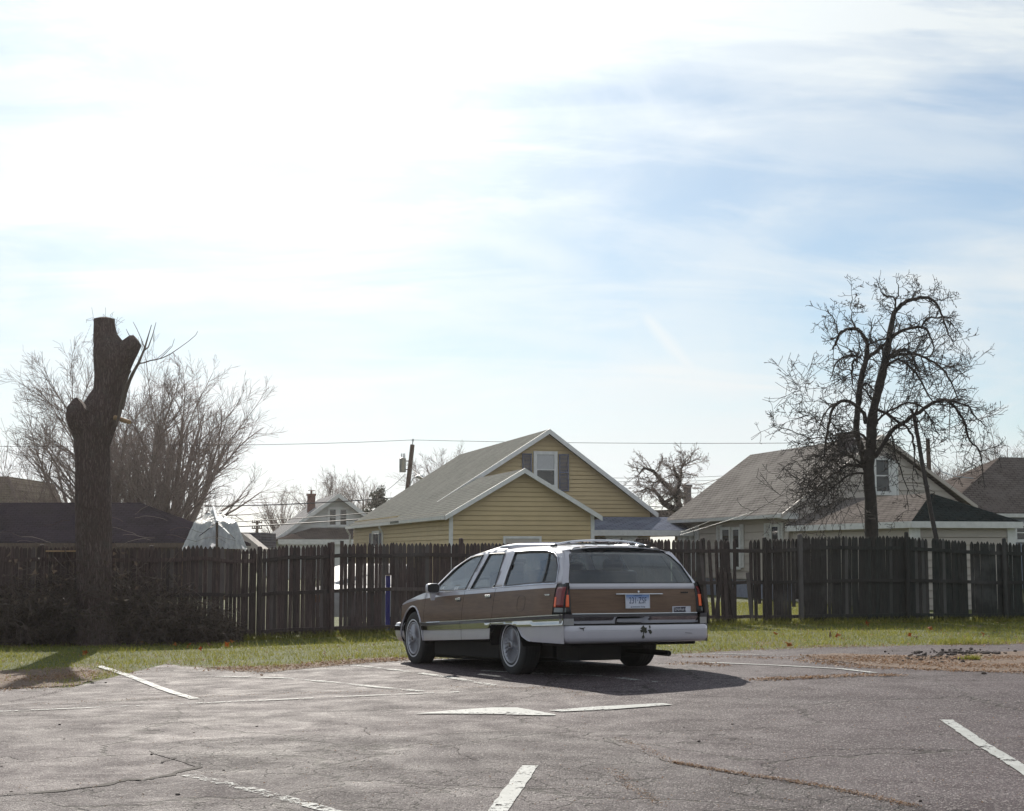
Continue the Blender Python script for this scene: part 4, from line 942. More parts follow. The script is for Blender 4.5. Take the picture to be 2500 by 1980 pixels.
def drooping_tree():
    Y0 = 36.3; R = np.random.default_rng(77)
    def c(x, y): return 1880 + x / 2.511, 640 + y / 2.511
    K = Y0 / 3700 / 2.511 * 1.28
    L = {
     'trunk': ([(632, 1760, 31), (615, 1450, 30), (605, 1250, 27), (620, 1120, 25), (625, 980, 26), (640, 880, 19), (680, 720, 21), (705, 600, 18), (735, 440, 14), (765, 310, 11), (820, 250, 9), (920, 218, 8), (1010, 240, 6), (1060, 340, 5), (1090, 420, 4), (1120, 490, 2.5)], 0, .1),
     's2': ([(600, 1290, 20), (560, 1150, 16), (530, 1020, 15), (545, 850, 14), (560, 700, 14), (590, 600, 12), (595, 500, 10), (560, 430, 9), (510, 405, 8), (440, 430, 7), (400, 490, 6), (385, 535, 4)], .3, .6),
     's3': ([(592, 600, 9), (640, 550, 9), (700, 500, 8), (790, 430, 8), (880, 400, 7), (960, 412, 5), (1000, 500, 4), (1000, 560, 2)], .6, -.7),
     'A': ([(640, 1200, 11), (740, 1040, 11), (810, 990, 10), (890, 935, 9), (1000, 865, 8), (1090, 848, 8), (1150, 920, 6), (1200, 1000, 6), (1215, 1070, 5), (1280, 1160, 4), (1310, 1330, 2)], 0, -.9),
     'A2': ([(1090, 848, 5), (1200, 880, 4), (1270, 960, 3), (1320, 1010, 2)], -.9, -1.2),
     'B': ([(592, 985, 11), (575, 930, 10), (540, 890, 9), (470, 850, 8), (400, 870, 7), (365, 960, 6), (345, 1080, 5), (325, 1220, 3)], 0, -.6),
     'B2': ([(420, 860, 5), (350, 910, 4), (310, 990, 3), (290, 1060, 2)], -.4, -1.2),
     'C': ([(705, 600, 8), (780, 570, 7), (880, 565, 7), (980, 600, 6), (1060, 660, 5), (1110, 740, 4), (1150, 840, 2.5)], 0, .9),
     'D': ([(712, 645, 7), (780, 600, 6), (860, 640, 6), (920, 720, 5), (960, 800, 4), (1000, 860, 2.5)], 0, -.8),
     'D2': ([(715, 590, 7), (810, 530, 6), (870, 572, 5), (905, 650, 3), (930, 720, 2)], 0, -1.2),
     'E': ([(655, 985, 6), (700, 930, 5), (780, 888, 5), (850, 860, 5), (930, 890, 4), (990, 980, 3), (1040, 1060, 2)], 0, -1.3),
     'Fb': ([(660, 905, 7), (700, 920, 7), (760, 960, 7), (830, 1010, 6), (870, 1060, 5), (885, 1150, 4), (880, 1280, 2)], 0, -.9),
     'G': ([(585, 1250, 7), (540, 1225, 6), (500, 1192, 6), (430, 1182, 5), (380, 1210, 4), (300, 1290, 3), (210, 1400, 2)], 0, -1.0),
     'H': ([(590, 1262, 7), (480, 1240, 6), (400, 1290, 5), (320, 1350, 4), (240, 1450, 2.5)], 0, -.4),
     'I': ([(590, 1290, 6), (500, 1300, 5), (430, 1340, 5), (350, 1420, 3), (270, 1530, 2)], 0, .6),
     'J': ([(545, 1060, 6), (460, 1070, 5), (400, 1100, 4), (340, 1150, 3), (280, 1200, 2)], .3, 1.2),
     'Kk': ([(555, 585, 6), (500, 572, 5), (440, 590, 4), (390, 650, 3), (370, 720, 2)], .5, 1.3),
     'L': ([(540, 620, 6), (515, 600, 6), (502, 680, 5), (510, 760, 3)], .4, .9),
     'N': ([(740, 1050, 5), (755, 1090, 4), (770, 1180, 3), (805, 1290, 3), (838, 1400, 2), (845, 1540, 1)], -.3, -.6),
     'O': ([(765, 310, 5), (770, 230, 4), (705, 205, 3), (670, 150, 2.5), (652, 100, 1.2)], 0, .4),
     'O2': ([(770, 240, 4), (790, 170, 2.5), (778, 115, 1.2)], 0, -.3), 'O3': ([(850, 240, 3), (900, 185, 2.5), (930, 160, 1.5)], 0, .2),
     'P': ([(930, 405, 5), (960, 350, 5), (1030, 338, 4), (1110, 340, 2.5)], -.3, -.5),
     'Q': ([(592, 505, 5), (650, 485, 4), (715, 465, 4)], .5, .1),
     'R': ([(500, 1075, 3), (400, 1080, 3), (250, 1078, 2.5), (120, 1030, 2), (0, 985, 1)], .3, 1.0),
     'S': ([(420, 440, 4), (400, 370, 3), (360, 310, 2), (340, 262, 1)], .6, .9), 'S2': ([(520, 405, 3), (500, 300, 2), (505, 210, 1)], .6, .4),
     'T': ([(970, 240, 3), (1050, 235, 2.5), (1100, 215, 2), (1130, 215, 1)], 0, .3), 'T2': ([(1060, 345, 3), (1130, 400, 2.5), (1180, 455, 1.5)], .1, .5),
     'U': ([(1110, 745, 3), (1160, 690, 2.5), (1220, 660, 1.5)], .8, 1.2), 'U2': ([(1190, 1000, 3), (1250, 1050, 2)], -.9, -.5),
     'W': ([(600, 1110, 6), (560, 1050, 5), (480, 1040, 4), (420, 1060, 3), (350, 1030, 2), (250, 930, 1.5), (200, 840, 1.2), (182, 745, .8)], 0, -.8),
     'X': ([(640, 860, 5), (600, 800, 4.5), (570, 760, 4), (590, 740, 3.5), (640, 790, 3)], 0, -.4)}
    base = at(*c(632, 1760), Y0); t = thing('drooping_tree', 'bare drooping fruit tree with dark arching limbs behind the right fence', 'tree', (base.x, base.y, gz(base.x, base.y) - .1)); O = np.array(t.location)
    tr, cr = [], []
    def P3(x, y, dy): return np.array(at(*c(x, y), Y0 + dy)) - O
    T = dict(seg=[5, 3, 2], jit=[.16, .2, .25], up=[-.18, .1, .2], kids=[4.5, 2.0, 0], ratio=[.55, .5, .5], ang=[(30, 70), (30, 65), (30, 60)], start=[.1, .1, 0], maxlvl=2, rmin=.0056, tip=.4)
    for nm, (pts, d0, d1) in L.items():
        n = len(pts); W = [P3(x, y, d0 + (d1 - d0) * i / (n - 1)) for i, (x, y, r) in enumerate(pts)]; rs = [r * K for x, y, r in pts]
        if nm == 'trunk': W[0][2] = 0
        # smooth (Catmull-Rom) and add knuckles
        Q, RR = [], []
        for i in range(n - 1):
            a, b_, c_, d_ = W[max(i - 1, 0)], W[i], W[i + 1], W[min(i + 2, n - 1)]
            for k in range(4):
                f = k / 4; Q.append(.5 * ((2 * b_) + (-a + c_) * f + (2 * a - 5 * b_ + 4 * c_ - d_) * f * f + (-a + 3 * b_ - 3 * c_ + d_) * f ** 3) + R.normal(0, .012 if rs[i] < .06 else .006, 3))
                RR.append((rs[i] + (rs[i + 1] - rs[i]) * f) * R.uniform(.93, 1.1))
        Q.append(W[-1]); RR.append(rs[-1])
        for i in range(len(Q) - 1):
            tr.append((*Q[i], *Q[i + 1], RR[i], RR[i + 1]))
            Ls = np.linalg.norm(Q[i + 1] - Q[i]); dd = nrm(Q[i + 1] - Q[i])
            thick = RR[i]; low = Q[i][2] < 3.2 and thick > .07
            if low: continue
            k = R.poisson(Ls * (11.5 if thick < .045 else 6.5 if thick < .07 else 2.8))
            for _ in range(k):
                side = nrm(np.cross(dd, R.normal(0, 1, 3))); v = nrm(dd * R.uniform(.1, .9) + side * R.uniform(.6, 1.1) + np.array([0, 0, R.uniform(-.25, .5)]))
                tt = dict(T); tt['up'] = [R.choice([-.55, -.25, .5]), R.uniform(-.2, .5), .3]
                grow(cr, R, Q[i] + (Q[i + 1] - Q[i]) * R.uniform(0, 1), v, R.uniform(.2, .62 if Q[i][2] > 6.9 else 1.0), min(.017, thick * .5), 0, tt)
    # dense fan of hanging shoots on the lower left
    for _ in range(38):
        s = random.choice(['G', 'H', 'I', 'I', 'H']); pts, d0, d1 = L[s]; i = R.integers(1, len(pts) - 1); p = P3(pts[i][0] + R.uniform(-110, 60), pts[i][1] + R.uniform(-40, 60), d0 + (d1 - d0) * i / len(pts))
        v = nrm(np.array([R.uniform(-1.1, .2), R.uniform(-.7, .7), R.uniform(-.7, .35)])); tt = dict(T); tt['up'] = [-.9, .2, .3]
        grow(cr, R, p, v, R.uniform(.6, 1.9), .0085, 0, tt)
    tube_mesh('trunk', tr, M['bark'], t, 8); tube_mesh('crown', cr, M['bark'], t, 3); print('droop', len(tr), len(cr))
    # wooden prop under the long right limb
    a = at(2232, 1014, 35.6); b_ = at(2290, 1345, 34.2); g = b_ + (b_ - a) * ((gz(b_.x, b_.y) - b_.z) / (b_ - a).z); 
    o = thing('prop_pole', 'slim leaning wooden pole propping up the long right limb of the drooping tree', 'pole', g); b = MB(); pts = [g.lerp(a, k / 8) - g + Vector((random.uniform(-.012, .012), 0, 0)) for k in range(9)]
    b.tube(pts, [.062 - .002 * k for k in range(9)], 9); b.build('shaft', M['bark'], o, smooth=True)
    b = MB(); q = a - g; b.extrude([q + Vector((-.05, -.03, 0)), q + Vector((-.11, -.03, .16)), q + Vector((-.05, -.03, .16)), q + Vector((0, -.03, .05)), q + Vector((.05, -.03, .16)), q + Vector((.10, -.03, .16)), q + Vector((.05, -.03, 0))], (0, .05, 0)); b.build('fork', M['bark'], o)

def cut_tree():
    Y = 28.4; R = np.random.default_rng(5)
    base = at(228, 1560, Y); g0 = gz(base.x, base.y) - .06; o = Vector((base.x, base.y, g0))
    t = thing('cut_tree', 'tall topped tree trunk with two sawn-off limb stubs standing before the left fence', 'tree', o)
    m = bpy.data.materials.new('furrowed_bark'); m.use_nodes = True; nt = NT(m.node_tree); vec = nt.new('ShaderNodeTexCoord').outputs['Object']
    mp = nt.new('ShaderNodeMapping', Vector=vec, Scale=(9, 9, .9)); n = nt.noise(mp, 2.2, 6, .65, .6).outputs[0]; n2 = nt.noise(vec, 3, 4, .6).outputs[0]
    wv = nt.new('ShaderNodeTexVoronoi', {'feature': 'DISTANCE_TO_EDGE'}, Vector=nt.new('ShaderNodeMapping', Vector=nt.new('ShaderNodeVectorMath', {'operation': 'MULTIPLY_ADD'}, i0=nt.noise(vec, 4, 3, .6).outputs[1], i1=(.12, .12, .1), i2=vec), Scale=(30, 30, 3.4)), Scale=1.0)
    cr = nt.smooth(wv.outputs[0], 0, .28)
    c = nt.mix(nt.math('MULTIPLY', cr, nt.smooth(n, .25, .7)), (.085, .060, .056), (.160, .120, .110)); c = nt.mix(nt.smooth(n2, .5, .75, 0, .35), c, (.10, .095, .085))
    bm = nt.new('ShaderNodeBump', Strength=.8, Distance=.03, Height=nt.math('ADD', cr, nt.math('MULTIPLY', n, .6)))
    nt.new('ShaderNodeOutputMaterial', Surface=nt.new('ShaderNodeBsdfPrincipled', Base_Color=c, Roughness=.9, Specular_IOR_Level=.2, Normal=bm))
    def sec(y, xl, xr, dy=0.0):
        a, b_ = at(xl, y, Y), at(xr, y, Y); return ((a + b_) / 2 + Vector((0, dy, 0)) - o, (b_.x - a.x) / 2)
    def limb(S, name, capmat=None, tiltcap=0):
        b = MB(); rows = []; N = 84
        # interpolate sections densely so the bark furrows can be modelled
        D = []
        for (c0, r0), (c1, r1) in zip(S, S[1:]):
            k = max(1, int((c1 - c0).length / .09))
            for i in range(k): f = i / k; f2 = f * f * (3 - 2 * f) * .4 + f * .6; D.append((c0.lerp(c1, f), r0 + (r1 - r0) * f2))
        D.append(S[-1])
        for k, (c_, r) in enumerate(D):
            d = (D[min(k + 1, len(D) - 1)][0] - D[max(k - 1, 0)][0]).normalized(); u = Vector((1, 0, 0)) - d * d.x; u.normalize(); w = d.cross(u); row = []
            for j in range(N):
                a = 2 * math.pi * j / N; z = c_.z
                fur = .075 * abs(math.sin(a * 11 + 1.6 * math.sin(z * 1.7) + .5 * math.sin(z * 4.3 + a * 3))) ** .6 - .03 + .03 * math.sin(a * 3 + z * 1.1) + .02 * math.sin(a * 2 - z * 2.3) + random.uniform(-.006, .006)
                rr = r * (1 + fur - .02)
                row.append(c_ + u * math.cos(a) * rr + w * math.sin(a) * rr)
            rows.append(row)
        b.rings(rows, True, False); return b, rows
    T = [sec(1590, 176, 292), sec(1560, 182, 285), sec(1530, 186, 278), sec(1480, 188, 272), sec(1400, 188, 271), sec(1300, 187, 270), sec(1200, 187, 269), sec(1130, 186, 269), sec(1085, 183, 269), sec(1050, 185, 279),
         sec(1010, 200, 290), sec(994, 208, 294), sec(957, 230, 300), sec(918, 233, 307), sec(880, 230, 315), sec(857, 228, 308), sec(840, 228, 297), sec(820, 228, 284), sec(790, 229, 279), sec(779, 229, 279)]
    T[0] = (Vector((T[0][0].x, T[0][0].y, 0)), T[0][1])
    b, rows = limb(T, 'trunk')
    # flared foot
    b.build('trunk', m, t, smooth=True, sharp=0)
    def top(rows, name, cvx=.03, par=None):
        b = MB(); r = rows[-1]; c_ = sum((Vector(p) for p in r), Vector()) / len(r); d = (c_ - sum((Vector(p) for p in rows[-2]), Vector()) / len(r)).normalized()
        ring2 = [c_.lerp(Vector(p), .5) + d * cvx for p in r]; b.rings([r, ring2], True, False); i = len(b.v); b.v.append(tuple(c_ + d * cvx)); n = len(r)
        b.f += [(n + j, n + (j + 1) % n, i) for j in range(n)]; b.m += [0] * n; return b.build(name, m if par is None else par, t, smooth=False)
    top(rows, 'cut_face')
    def pt(x, y, dy, r): q = at(x, y, Y + dy) - o; return (q, r)
    s = Y / F
    b, rows = limb([pt(268, 960, 0, 34 * s), pt(276, 925, 0, 33 * s), pt(290, 890, -.05, 30 * s), pt(303, 868, -.08, 27 * s), pt(318, 846, -.1, 24 * s), pt(330, 832, -.12, 19 * s), pt(334, 829, -.12, 14 * s)], 'r'); b.build('limb_stub', m, t, smooth=True, sharp=0); top(rows, 'cut_face', .01)
    b, rows = limb([pt(222, 1085, 0, 36 * s), pt(212, 1055, -.05, 34 * s), pt(202, 1030, -.1, 34 * s), pt(190, 1008, -.14, 29 * s), pt(185, 992, -.15, 21 * s), pt(186, 978, -.15, 9 * s), pt(187, 971, -.15, 3 * s)], 'l'); b.build('limb_stub', m, t, smooth=True, sharp=0)
    # sawn face of the left stub, turned to the upper right
    b = MB(); q = [at(x, y, Y - .72) - o for x, y in ((188, 972), (199, 984), (210, 1001), (204, 1006), (190, 992))]
    b.extrude(q, (0, .25, 0)); b.build('limb_stub', m, t)
    b = MB(); q0, q1 = at(280, 1019, Y - .3) - o, at(317, 1031, Y - .45) - o; b.tube([q0, q1], [.045, .04], 10); b.build('broken_peg', M['cut'], t)
    # water sprouts
    SP = [([(283, 1040, .03), (292, 1012, .032), (297, 985, .036), (308, 950, .034), (322, 915, .03), (338, 887, .026), (346, 868, .022), (353, 851, .02), (362, 820, .011), (370, 793, .006)]),
          ([(353, 855, .014), (362, 848, .012), (372, 820, .008), (381, 787, .005)]), ([(353, 850, .010), (344, 825, .007), (334, 803, .006), (325, 786, .004)]), ([(322, 830, .008), (312, 812, .006), (308, 803, .004)]),
          ([(336, 888, .016), (350, 886, .014), (368, 880, .012), (381, 878, .011), (396, 874, .010), (415, 865, .009), (440, 848, .007), (462, 832, .006), (478, 818, .005), (483, 808, .004)]),
          ([(392, 874, .007), (405, 862, .006), (420, 846, .005), (426, 827, .004)]), ([(380, 878, .006), (400, 862, .005), (417, 845, .004)]),
          ([(300, 1000, .02), (308, 960, .02), (318, 930, .018), (332, 900, .016)]), ([(290, 1020, .02), (296, 980, .018), (303, 935, .014), (320, 905, .01)]),
          ([(283, 820, .006), (291, 833, .006), (300, 848, .008)]), ([(282, 800, .004), (286, 815, .004), (283, 822, .005)])]
    for pts in SP:
        S = []; W = [at(x, y, Y - .5 + .08 * math.sin(i)) - o for i, (x, y, r) in enumerate(pts)]
        for i in range(len(W) - 1): S.append((*W[i], *W[i + 1], pts[i][2], pts[i + 1][2]))
        tube_mesh('branch', S, M['stem'], t, 6)
    # dead vine tendrils around the top
    S = []
    for k in range(46):
        x, y = (random.uniform(226, 282), random.uniform(774, 782)) if k < 16 else (random.choice([226, 229, 281, 283]), random.uniform(782, 860)); d = R.normal(0, 1, 3) * np.array([1, .6, 1]); p = np.array(at(x, y, Y - random.uniform(-.25, .3)) - o)
        for i in range(5): q = p + nrm(d) * .05; S.append((*p, *q, .0035, .003)); p = q; d = d + R.normal(0, .7, 3)
    for i in range(6):
        a = at(222 - i * 3.5, 792 + i * 9, Y) - o; b_ = at(219 - i * 3.5, 799 + i * 9, Y) - o; S.append((*a, *b_, .003, .003))
    tube_mesh('dead_vine', S, M['stem'], t, 3)

# ------------------------------------------------------------------ tarp, thicket, boards, odds and ends
def tarp():
    m = bpy.data.materials.new('silver_tarp'); m.use_nodes = True; nt = NT(m.node_tree); pos = nt.new('ShaderNodeNewGeometry').outputs['Position']
    n = nt.noise(nt.new('ShaderNodeMapping', Vector=pos, Scale=(3, 1, 1)), 4, 6, .65, .8).outputs[0]; c = nt.mix(nt.smooth(n, .3, .7), (.66, .67, .72), (.42, .43, .50))
    bm = nt.new('ShaderNodeBump', Strength=1.0, Distance=.06, Height=n); p = nt.new('ShaderNodeBsdfPrincipled', Base_Color=c, Roughness=.28, Specular_IOR_Level=.6, Normal=bm); tl = nt.new('ShaderNodeBsdfTranslucent', Color=c)
    nt.new('ShaderNodeOutputMaterial', Surface=nt.new('ShaderNodeMixShader', i0=.65, i1=p, i2=tl))
    Y = 36; base = at(528, 1345, Y); o = Vector((base.x, base.y, gz(base.x, base.y))); t = thing('tarp_shelter', 'silver-grey translucent tarpaulin draped over a pole frame behind the left fence', 'tarp', o)
    def p(x, y, dy=0): return at(x, y, Y + dy) - o
    ridge0, ridge1 = p(530, 1277, -.7), p(521, 1242, .7); L = [(475, 1271, .3), (462, 1300, .1), (447, 1338, 0)]; Rr = [(577, 1269, .3), (589, 1300, .1), (600, 1338, 0)]
    b = MB(); N = 22
    def side(edge, sgn):
        G = []
        for i in range(N + 1):
            f = i / N; top = ridge0.lerp(ridge1, f); row = []
            mid = p(*edge[0][:2], -.6 + 1.6 * f).lerp(top, .12 * (1 - f)) ; low = p(edge[2][0], edge[2][1] + 6, -.7 + 1.7 * f)
            if f < .2: mid = mid.lerp(top.lerp(low, .45), (1 - f / .2) * .75)
            for j in range(N + 1):
                g = j / N; q = top.lerp(mid, g / .45) if g < .45 else mid.lerp(low, (g - .45) / .55)
                q = q + Vector((sgn * .05 * math.sin(f * 17 + g * 6) * g, -.03 * math.sin(g * 19 + f * 9), -.05 * math.sin(g * math.pi) + .02 * math.sin(f * 31 + g * 11))); row.append(q)
            G.append(row)
        b.grid(G)
    side(L, -1); side(Rr, 1)
    # front flaps falling from the ridge end
    for edge, s in ((L, -1), (Rr, 1)):
        G = []
        for i in range(15):
            f = i / 14; a = ridge0; c_ = p(530 + (edge[2][0] - 530) * f, 1340, -.72 - .15 * math.sin(f * 3)); k = p(530 + (edge[0][0] - 530) * f * .6, 1277 + 12 * f, -.72)
            G.append([a.lerp(k, 0).lerp(c_, g / 12) + Vector((0, -.05 * math.sin(f * 14 + g) * g / 12, 0)) for g in range(13)])
        b.grid(G)
    b.build('tarp', m, t, smooth=True, sharp=0)
    b = MB(); q = p(531, 1340, -.82); q.z = -0.0; b.tube([Vector((q.x, q.y, 0)), p(530, 1276, -.80)], .03, 8); b.build('tent_pole', M['polewood'], t)
    b = MB(); b.tube([ridge0 + Vector((0, 0, .03)), ridge1 + Vector((0, 0, .035))], .03, 8); b.tube([p(508, 1253, .72), p(542, 1252, .72)], .025, 8); b.build('ridge_pole', M['metal'], t)
    for x, yy in ((447, 'left'), (600, 'right')):
        b = MB(); q = p(x, 1338, 0); b.tube([Vector((q.x, q.y, 0)), q], .02, 6); b.build('tent_pole', M['cut'], t)

def thicket():
    """brambles, dead vines and leaves heaped against the left fence"""
    R = np.random.default_rng(12); S = []; T3 = []
    for k in range(1900):
        px = R.uniform(-60, 575); A = on_plane(px, 1400, FA, FD); hmax = interp([(-60, 1.35), (60, 1.35), (170, 1.5), (290, 1.7), (330, 1.6), (430, 1.2), (520, .75), (575, .3)], px)
        off = abs(R.normal(0, .55)) + .08; p = np.array([A.x + FN.x * off, A.y + FN.y * off, 0.]); p[2] = gz(p[0], p[1]); 
        z0 = R.uniform(0, .5) * hmax; p[2] += z0; d = nrm(np.array([R.normal(0, .7), R.normal(0, .45), R.uniform(.2, 1.2)])); L = R.uniform(.3, 1.1) * hmax; n = 9; r = R.uniform(.004, .012)
        for i in range(n):
            d = nrm(d + R.normal(0, .22, 3) + np.array([0, 0, -.14])); q = p + d * L / n
            if q[2] > gz(q[0], q[1]) + hmax * 1.12: d[2] = -abs(d[2])
            S.append((*p, *q, r, r * .9)); p = q; r *= .93
            if R.random() < .35:
                for _ in range(2):
                    c = p + R.normal(0, .05, 3); e, g_ = R.normal(0, .038, 3), R.normal(0, .038, 3); T3.append([c, c + e, c + g_])
    o = tube_mesh('thicket', S, M['bramble'], None, 3); stuff(o, 'dark tangle of brambles and dead vines against the left fence', 'thicket')
    # withered leaves caught in it
    for k in range(9000):
        px = R.uniform(-60, 560); A = on_plane(px, 1400, FA, FD); hmax = interp([(-60, 1.25), (60, 1.2), (170, 1.3), (290, 1.4), (430, .95), (520, .5), (560, .2)], px); off = abs(R.normal(0, .38)) + .06
        h = R.beta(1.1, 1.9) * hmax; c = np.array([A.x + FN.x * off, A.y + FN.y * off, 0]); c[2] = gz(c[0], c[1]) + h * math.exp(-off * .5); e, g_ = R.normal(0, .045, 3), R.normal(0, .045, 3); T3.append([c, c + e, c + g_])
    lm = leafy('withered_leaf', (.050, .038, .030), (.105, .078, .060), .3, .8); o = tri_mesh('thicket_leaves', T3, lm); stuff(o, 'withered dark leaves caught in the bramble thicket', 'leaves')
    S = []
    for k in range(16):
        px = random.choice([55, 110, 170, 290, 300, 330, 350, 380, 420, 250, 480, 500]); y0 = R.uniform(1255, 1345); A = on_plane(px, y0, FA + FN * .25, FD); p = np.array(A); d = nrm(np.array([R.choice([-1, 1]) * 1., 0, R.uniform(.0, .8)]))
        for i in range(9): d = nrm(d + R.normal(0, .12, 3) + np.array([0, 0, -.07])); q = p + d * R.uniform(.05, .09); S.append((*p, *q, .0035, .003)); p = q
    o = tube_mesh('loose_vines', S, M['stem'], None, 3); stuff(o, 'thin loose vine tendrils arching over the left fence', 'vines')

def odds():
    # pale plank lying along the fence top, left of the trunk
    a, b_ = on_plane(112, 1347, FA + FN * .09, FD), on_plane(186, 1344, FA + FN * .09, FD); b = MB(); c = (a + b_) / 2; b.box((0, 0, 0), ((b_ - a).length, .10, .028), rot3(math.atan2(FD.y, FD.x)))
    o = b.build('plank', M['cut'], bevel=.003); o.location = c; tag(o, 'pale narrow plank lying on top of the left fence beside the cut trunk', 'plank')
    # stacked boards forming a low bench in front of the thicket
    g = ground(512, 1556); t = thing('wooden_bench', 'low rough bench of grey boards at the foot of the fence near the first gap', 'bench', g, .1)
    gb = mat('grey_board', (.12, .105, .095), .9, var=.3, scale=6, stretch=(1, 6, 6), bump=.3)
    b = MB(); b.box((0, 0, .40), (.62, .20, .035), rot3(.0, .1)); b.build('seat', gb, t, bevel=.004); b = MB(); b.box((.04, .12, .30), (.66, .03, .09)); b.build('apron', gb, t, bevel=.004)
    b = MB(); b.box((.0, .1, .52), (.55, .03, .10), rot3(0, .25)); b.build('backrest', gb, t, bevel=.004)
    for x in (-.26, .26): b = MB(); b.box((x, 0, .19), (.07, .17, .38)); b.build('leg', gb, t, bevel=.004)
    b = MB(); b.box((.1, -.1, .12), (.55, .05, .08), rot3(.05)); b.build('stretcher', gb, t, bevel=.004)
    # blue post beyond the narrow gap, left of the wagon
    p = on_plane(947, 1450, FA - FN * .35, FD); g0 = gz(p.x, p.y); t = thing('blue_post', 'bright blue post with a white cap in the narrow fence gap left of the wagon', 'post', (p.x, p.y, g0)); h = at(947, 1402, p.y).z - g0
    b = MB(); b.tube([(0, 0, 0), (0, 0, h - .03)], .05, 14); b.build('pipe', M['blue'], t, smooth=True); b = MB(); b.tube([(0, 0, h - .03), (0, 0, h + .01), (0, 0, h + .03)], [.058, .058, .04], 14); b.build('cap', M['white_trim'], t, smooth=True)
    # white saloon parked beyond the fence, glimpsed through the gap
    q = on_plane(858, 1500, FA - FN * 2.4, FD); g0 = gz(q.x, q.y); c = thing('parked_sedan', 'white sedan parked beyond the fence, its rear corner glimpsed through the narrow gap', 'car', (q.x, q.y, g0), -1.75)
    wp = mat('white_sedan_paint', (.30, .30, .31), .6); prof = [(.42, .30), (.40, .62), (.34, .82), (.05, .93), (-.55, .97), (-1.05, 1.36), (-2.1, 1.40), (-2.75, 1.02), (-3.9, .86), (-4.1, .60), (-4.08, .30)]
    b = MB(); rows = []
    for y, k in ((-.86, .88), (-.84, .97), (-.70, 1), (.70, 1), (.84, .97), (.86, .88)): rows.append([Vector((x, y * (1 - .22 * max(0, z - .9)), z * (k if z > .5 else 1))) for x, z in prof])
    b.rings(rows); b.build('body', wp, c, smooth=True, sharp=35)
    for sy in (-1, 1):
        b = MB(); b.extrude([(x, sy * .855, z) for x, z in ((-.72, .98), (-1.12, 1.28), (-2.05, 1.32), (-2.6, 1.0))], (0, -sy * .06, 0)); b.build('side_window', M['glass'], c)
        b = MB(); b.box((.38, sy * .66, .68), (.09, .30, .16)); b.build('tail_lamp', M['redleaf'], c, bevel=.02)
        for x in (-.55, -3.3):
            b = MB(); b.tube([(x, sy * .70, .31), (x, sy * .87, .31)], .31, 24); w_ = b.build('wheel', M['dark'], c, bevel=.03); b = MB(); b.tube([(x, sy * .86, .31), (x, sy * .885, .31)], .19, 20); b.build('rim', M['metal'], w_, bevel=.01)
    # leaves one can tell apart on the lawn
    R = random.Random(4); XS = [346, 428, 460, 490, 512, 566, 555, 208, 54, 488, 2046, 2220, 2236, 2115, 2120, 1894, 2027, 2270, 2400, 1925]
    ORD = ['leftmost', 'second from the left', 'third from the left', 'fourth from the left', 'fifth from the left', 'sixth from the left', 'seventh from the left', 'eighth from the left', 'ninth from the left', 'rightmost']
    def leaf_label(k):
        side = [x for x in XS if (x < 1000) == (XS[k] < 1000)]; r = sorted(side).index(XS[k])
        return f'{"orange" if k % 4 else "tan"} leaf, {ORD[r]} on the grass {"left" if XS[k] < 1000 else "right"} of the wagon'
    for k, (x, y) in enumerate([(346, 1576), (428, 1580), (460, 1584), (490, 1592), (512, 1580), (566, 1572), (555, 1582), (208, 1601), (54, 1574), (488, 1560), (2046, 1559), (2220, 1557), (2236, 1563), (2115, 1527), (2120, 1530), (1894, 1554), (2027, 1557), (2270, 1540), (2400, 1555), (1925, 1580)]):
        g = ground(x, y); b = MB(); s = R.uniform(.045, .08); n = 10; pts = []
        for j in range(n): a = 2 * math.pi * j / n; rr = s * (1 if j % 2 == 0 else .5); pts.append(Vector((math.cos(a) * rr, math.sin(a) * rr, .02 * math.sin(a * 2 + k))))
        i = len(b.v); b.v = [tuple(p) for p in pts] + [(0, 0, .015)]; b.f = [(j, (j + 1) % n, n) for j in range(n)]; b.m = [0] * n
        o = b.build('fallen_leaf', M['redleaf'] if k % 4 else M['straw'], thick=.002); o.location = g + Vector((0, 0, .05)); o.rotation_euler = (R.uniform(-1, 1) - .6, R.uniform(-1, 1), R.uniform(0, 6))
        tag(o, leaf_label(k), 'leaf', 'orange fallen leaves on the grass')
    # clods of asphalt and earth on the bare patch
    R2 = np.random.default_rng(3); b = MB()
    cm = mat('earth_clod', (.070, .053, .046), .95, var=.4, scale=20)
    def blob(c, r):
        rows = []; 
        for i in range(1, 5):
            th = math.pi * i / 5; rows.append([c + Vector((math.sin(th) * math.cos(a) * r * R2.uniform(.7, 1.25), math.sin(th) * math.sin(a) * r * R2.uniform(.7, 1.25), math.cos(th) * r * .7)) for a in (2 * math.pi * j / 7 for j in range(7))])
        b.rings(rows[::-1])
    for k in range(230):
        if k < 150: x, y = R2.normal(2340, 60), R2.normal(1596, 3.5)
        else: x, y = R2.normal(2270, 45), R2.normal(1608, 6)
        blob(ground(x, y) + Vector((0, 0, .02)), abs(R2.normal(0, .014)) + .006)
    for x, y, r in ((2402, 1647, .035), (1010, 1648, .0), (225, 1670, .018), (258, 1669, .016), (434, 1945, .016), (370, 1845, .01), (145, 1772, .012), (546, 1885, .01), (1706, 1813, .012), (2247, 1960, .011)):
        if r: blob(ground(x, y) + Vector((0, 0, .01)), r)
    for k in range(240): blob(ground(R2.uniform(0, 2500), R2.uniform(1760, 1978)) + Vector((0, 0, .004)), abs(R2.normal(0, .004)) + .003)
    stuff(b.build('earth_clods', cm), 'dark clods and pebbles of earth scattered over the pavement', 'clods')

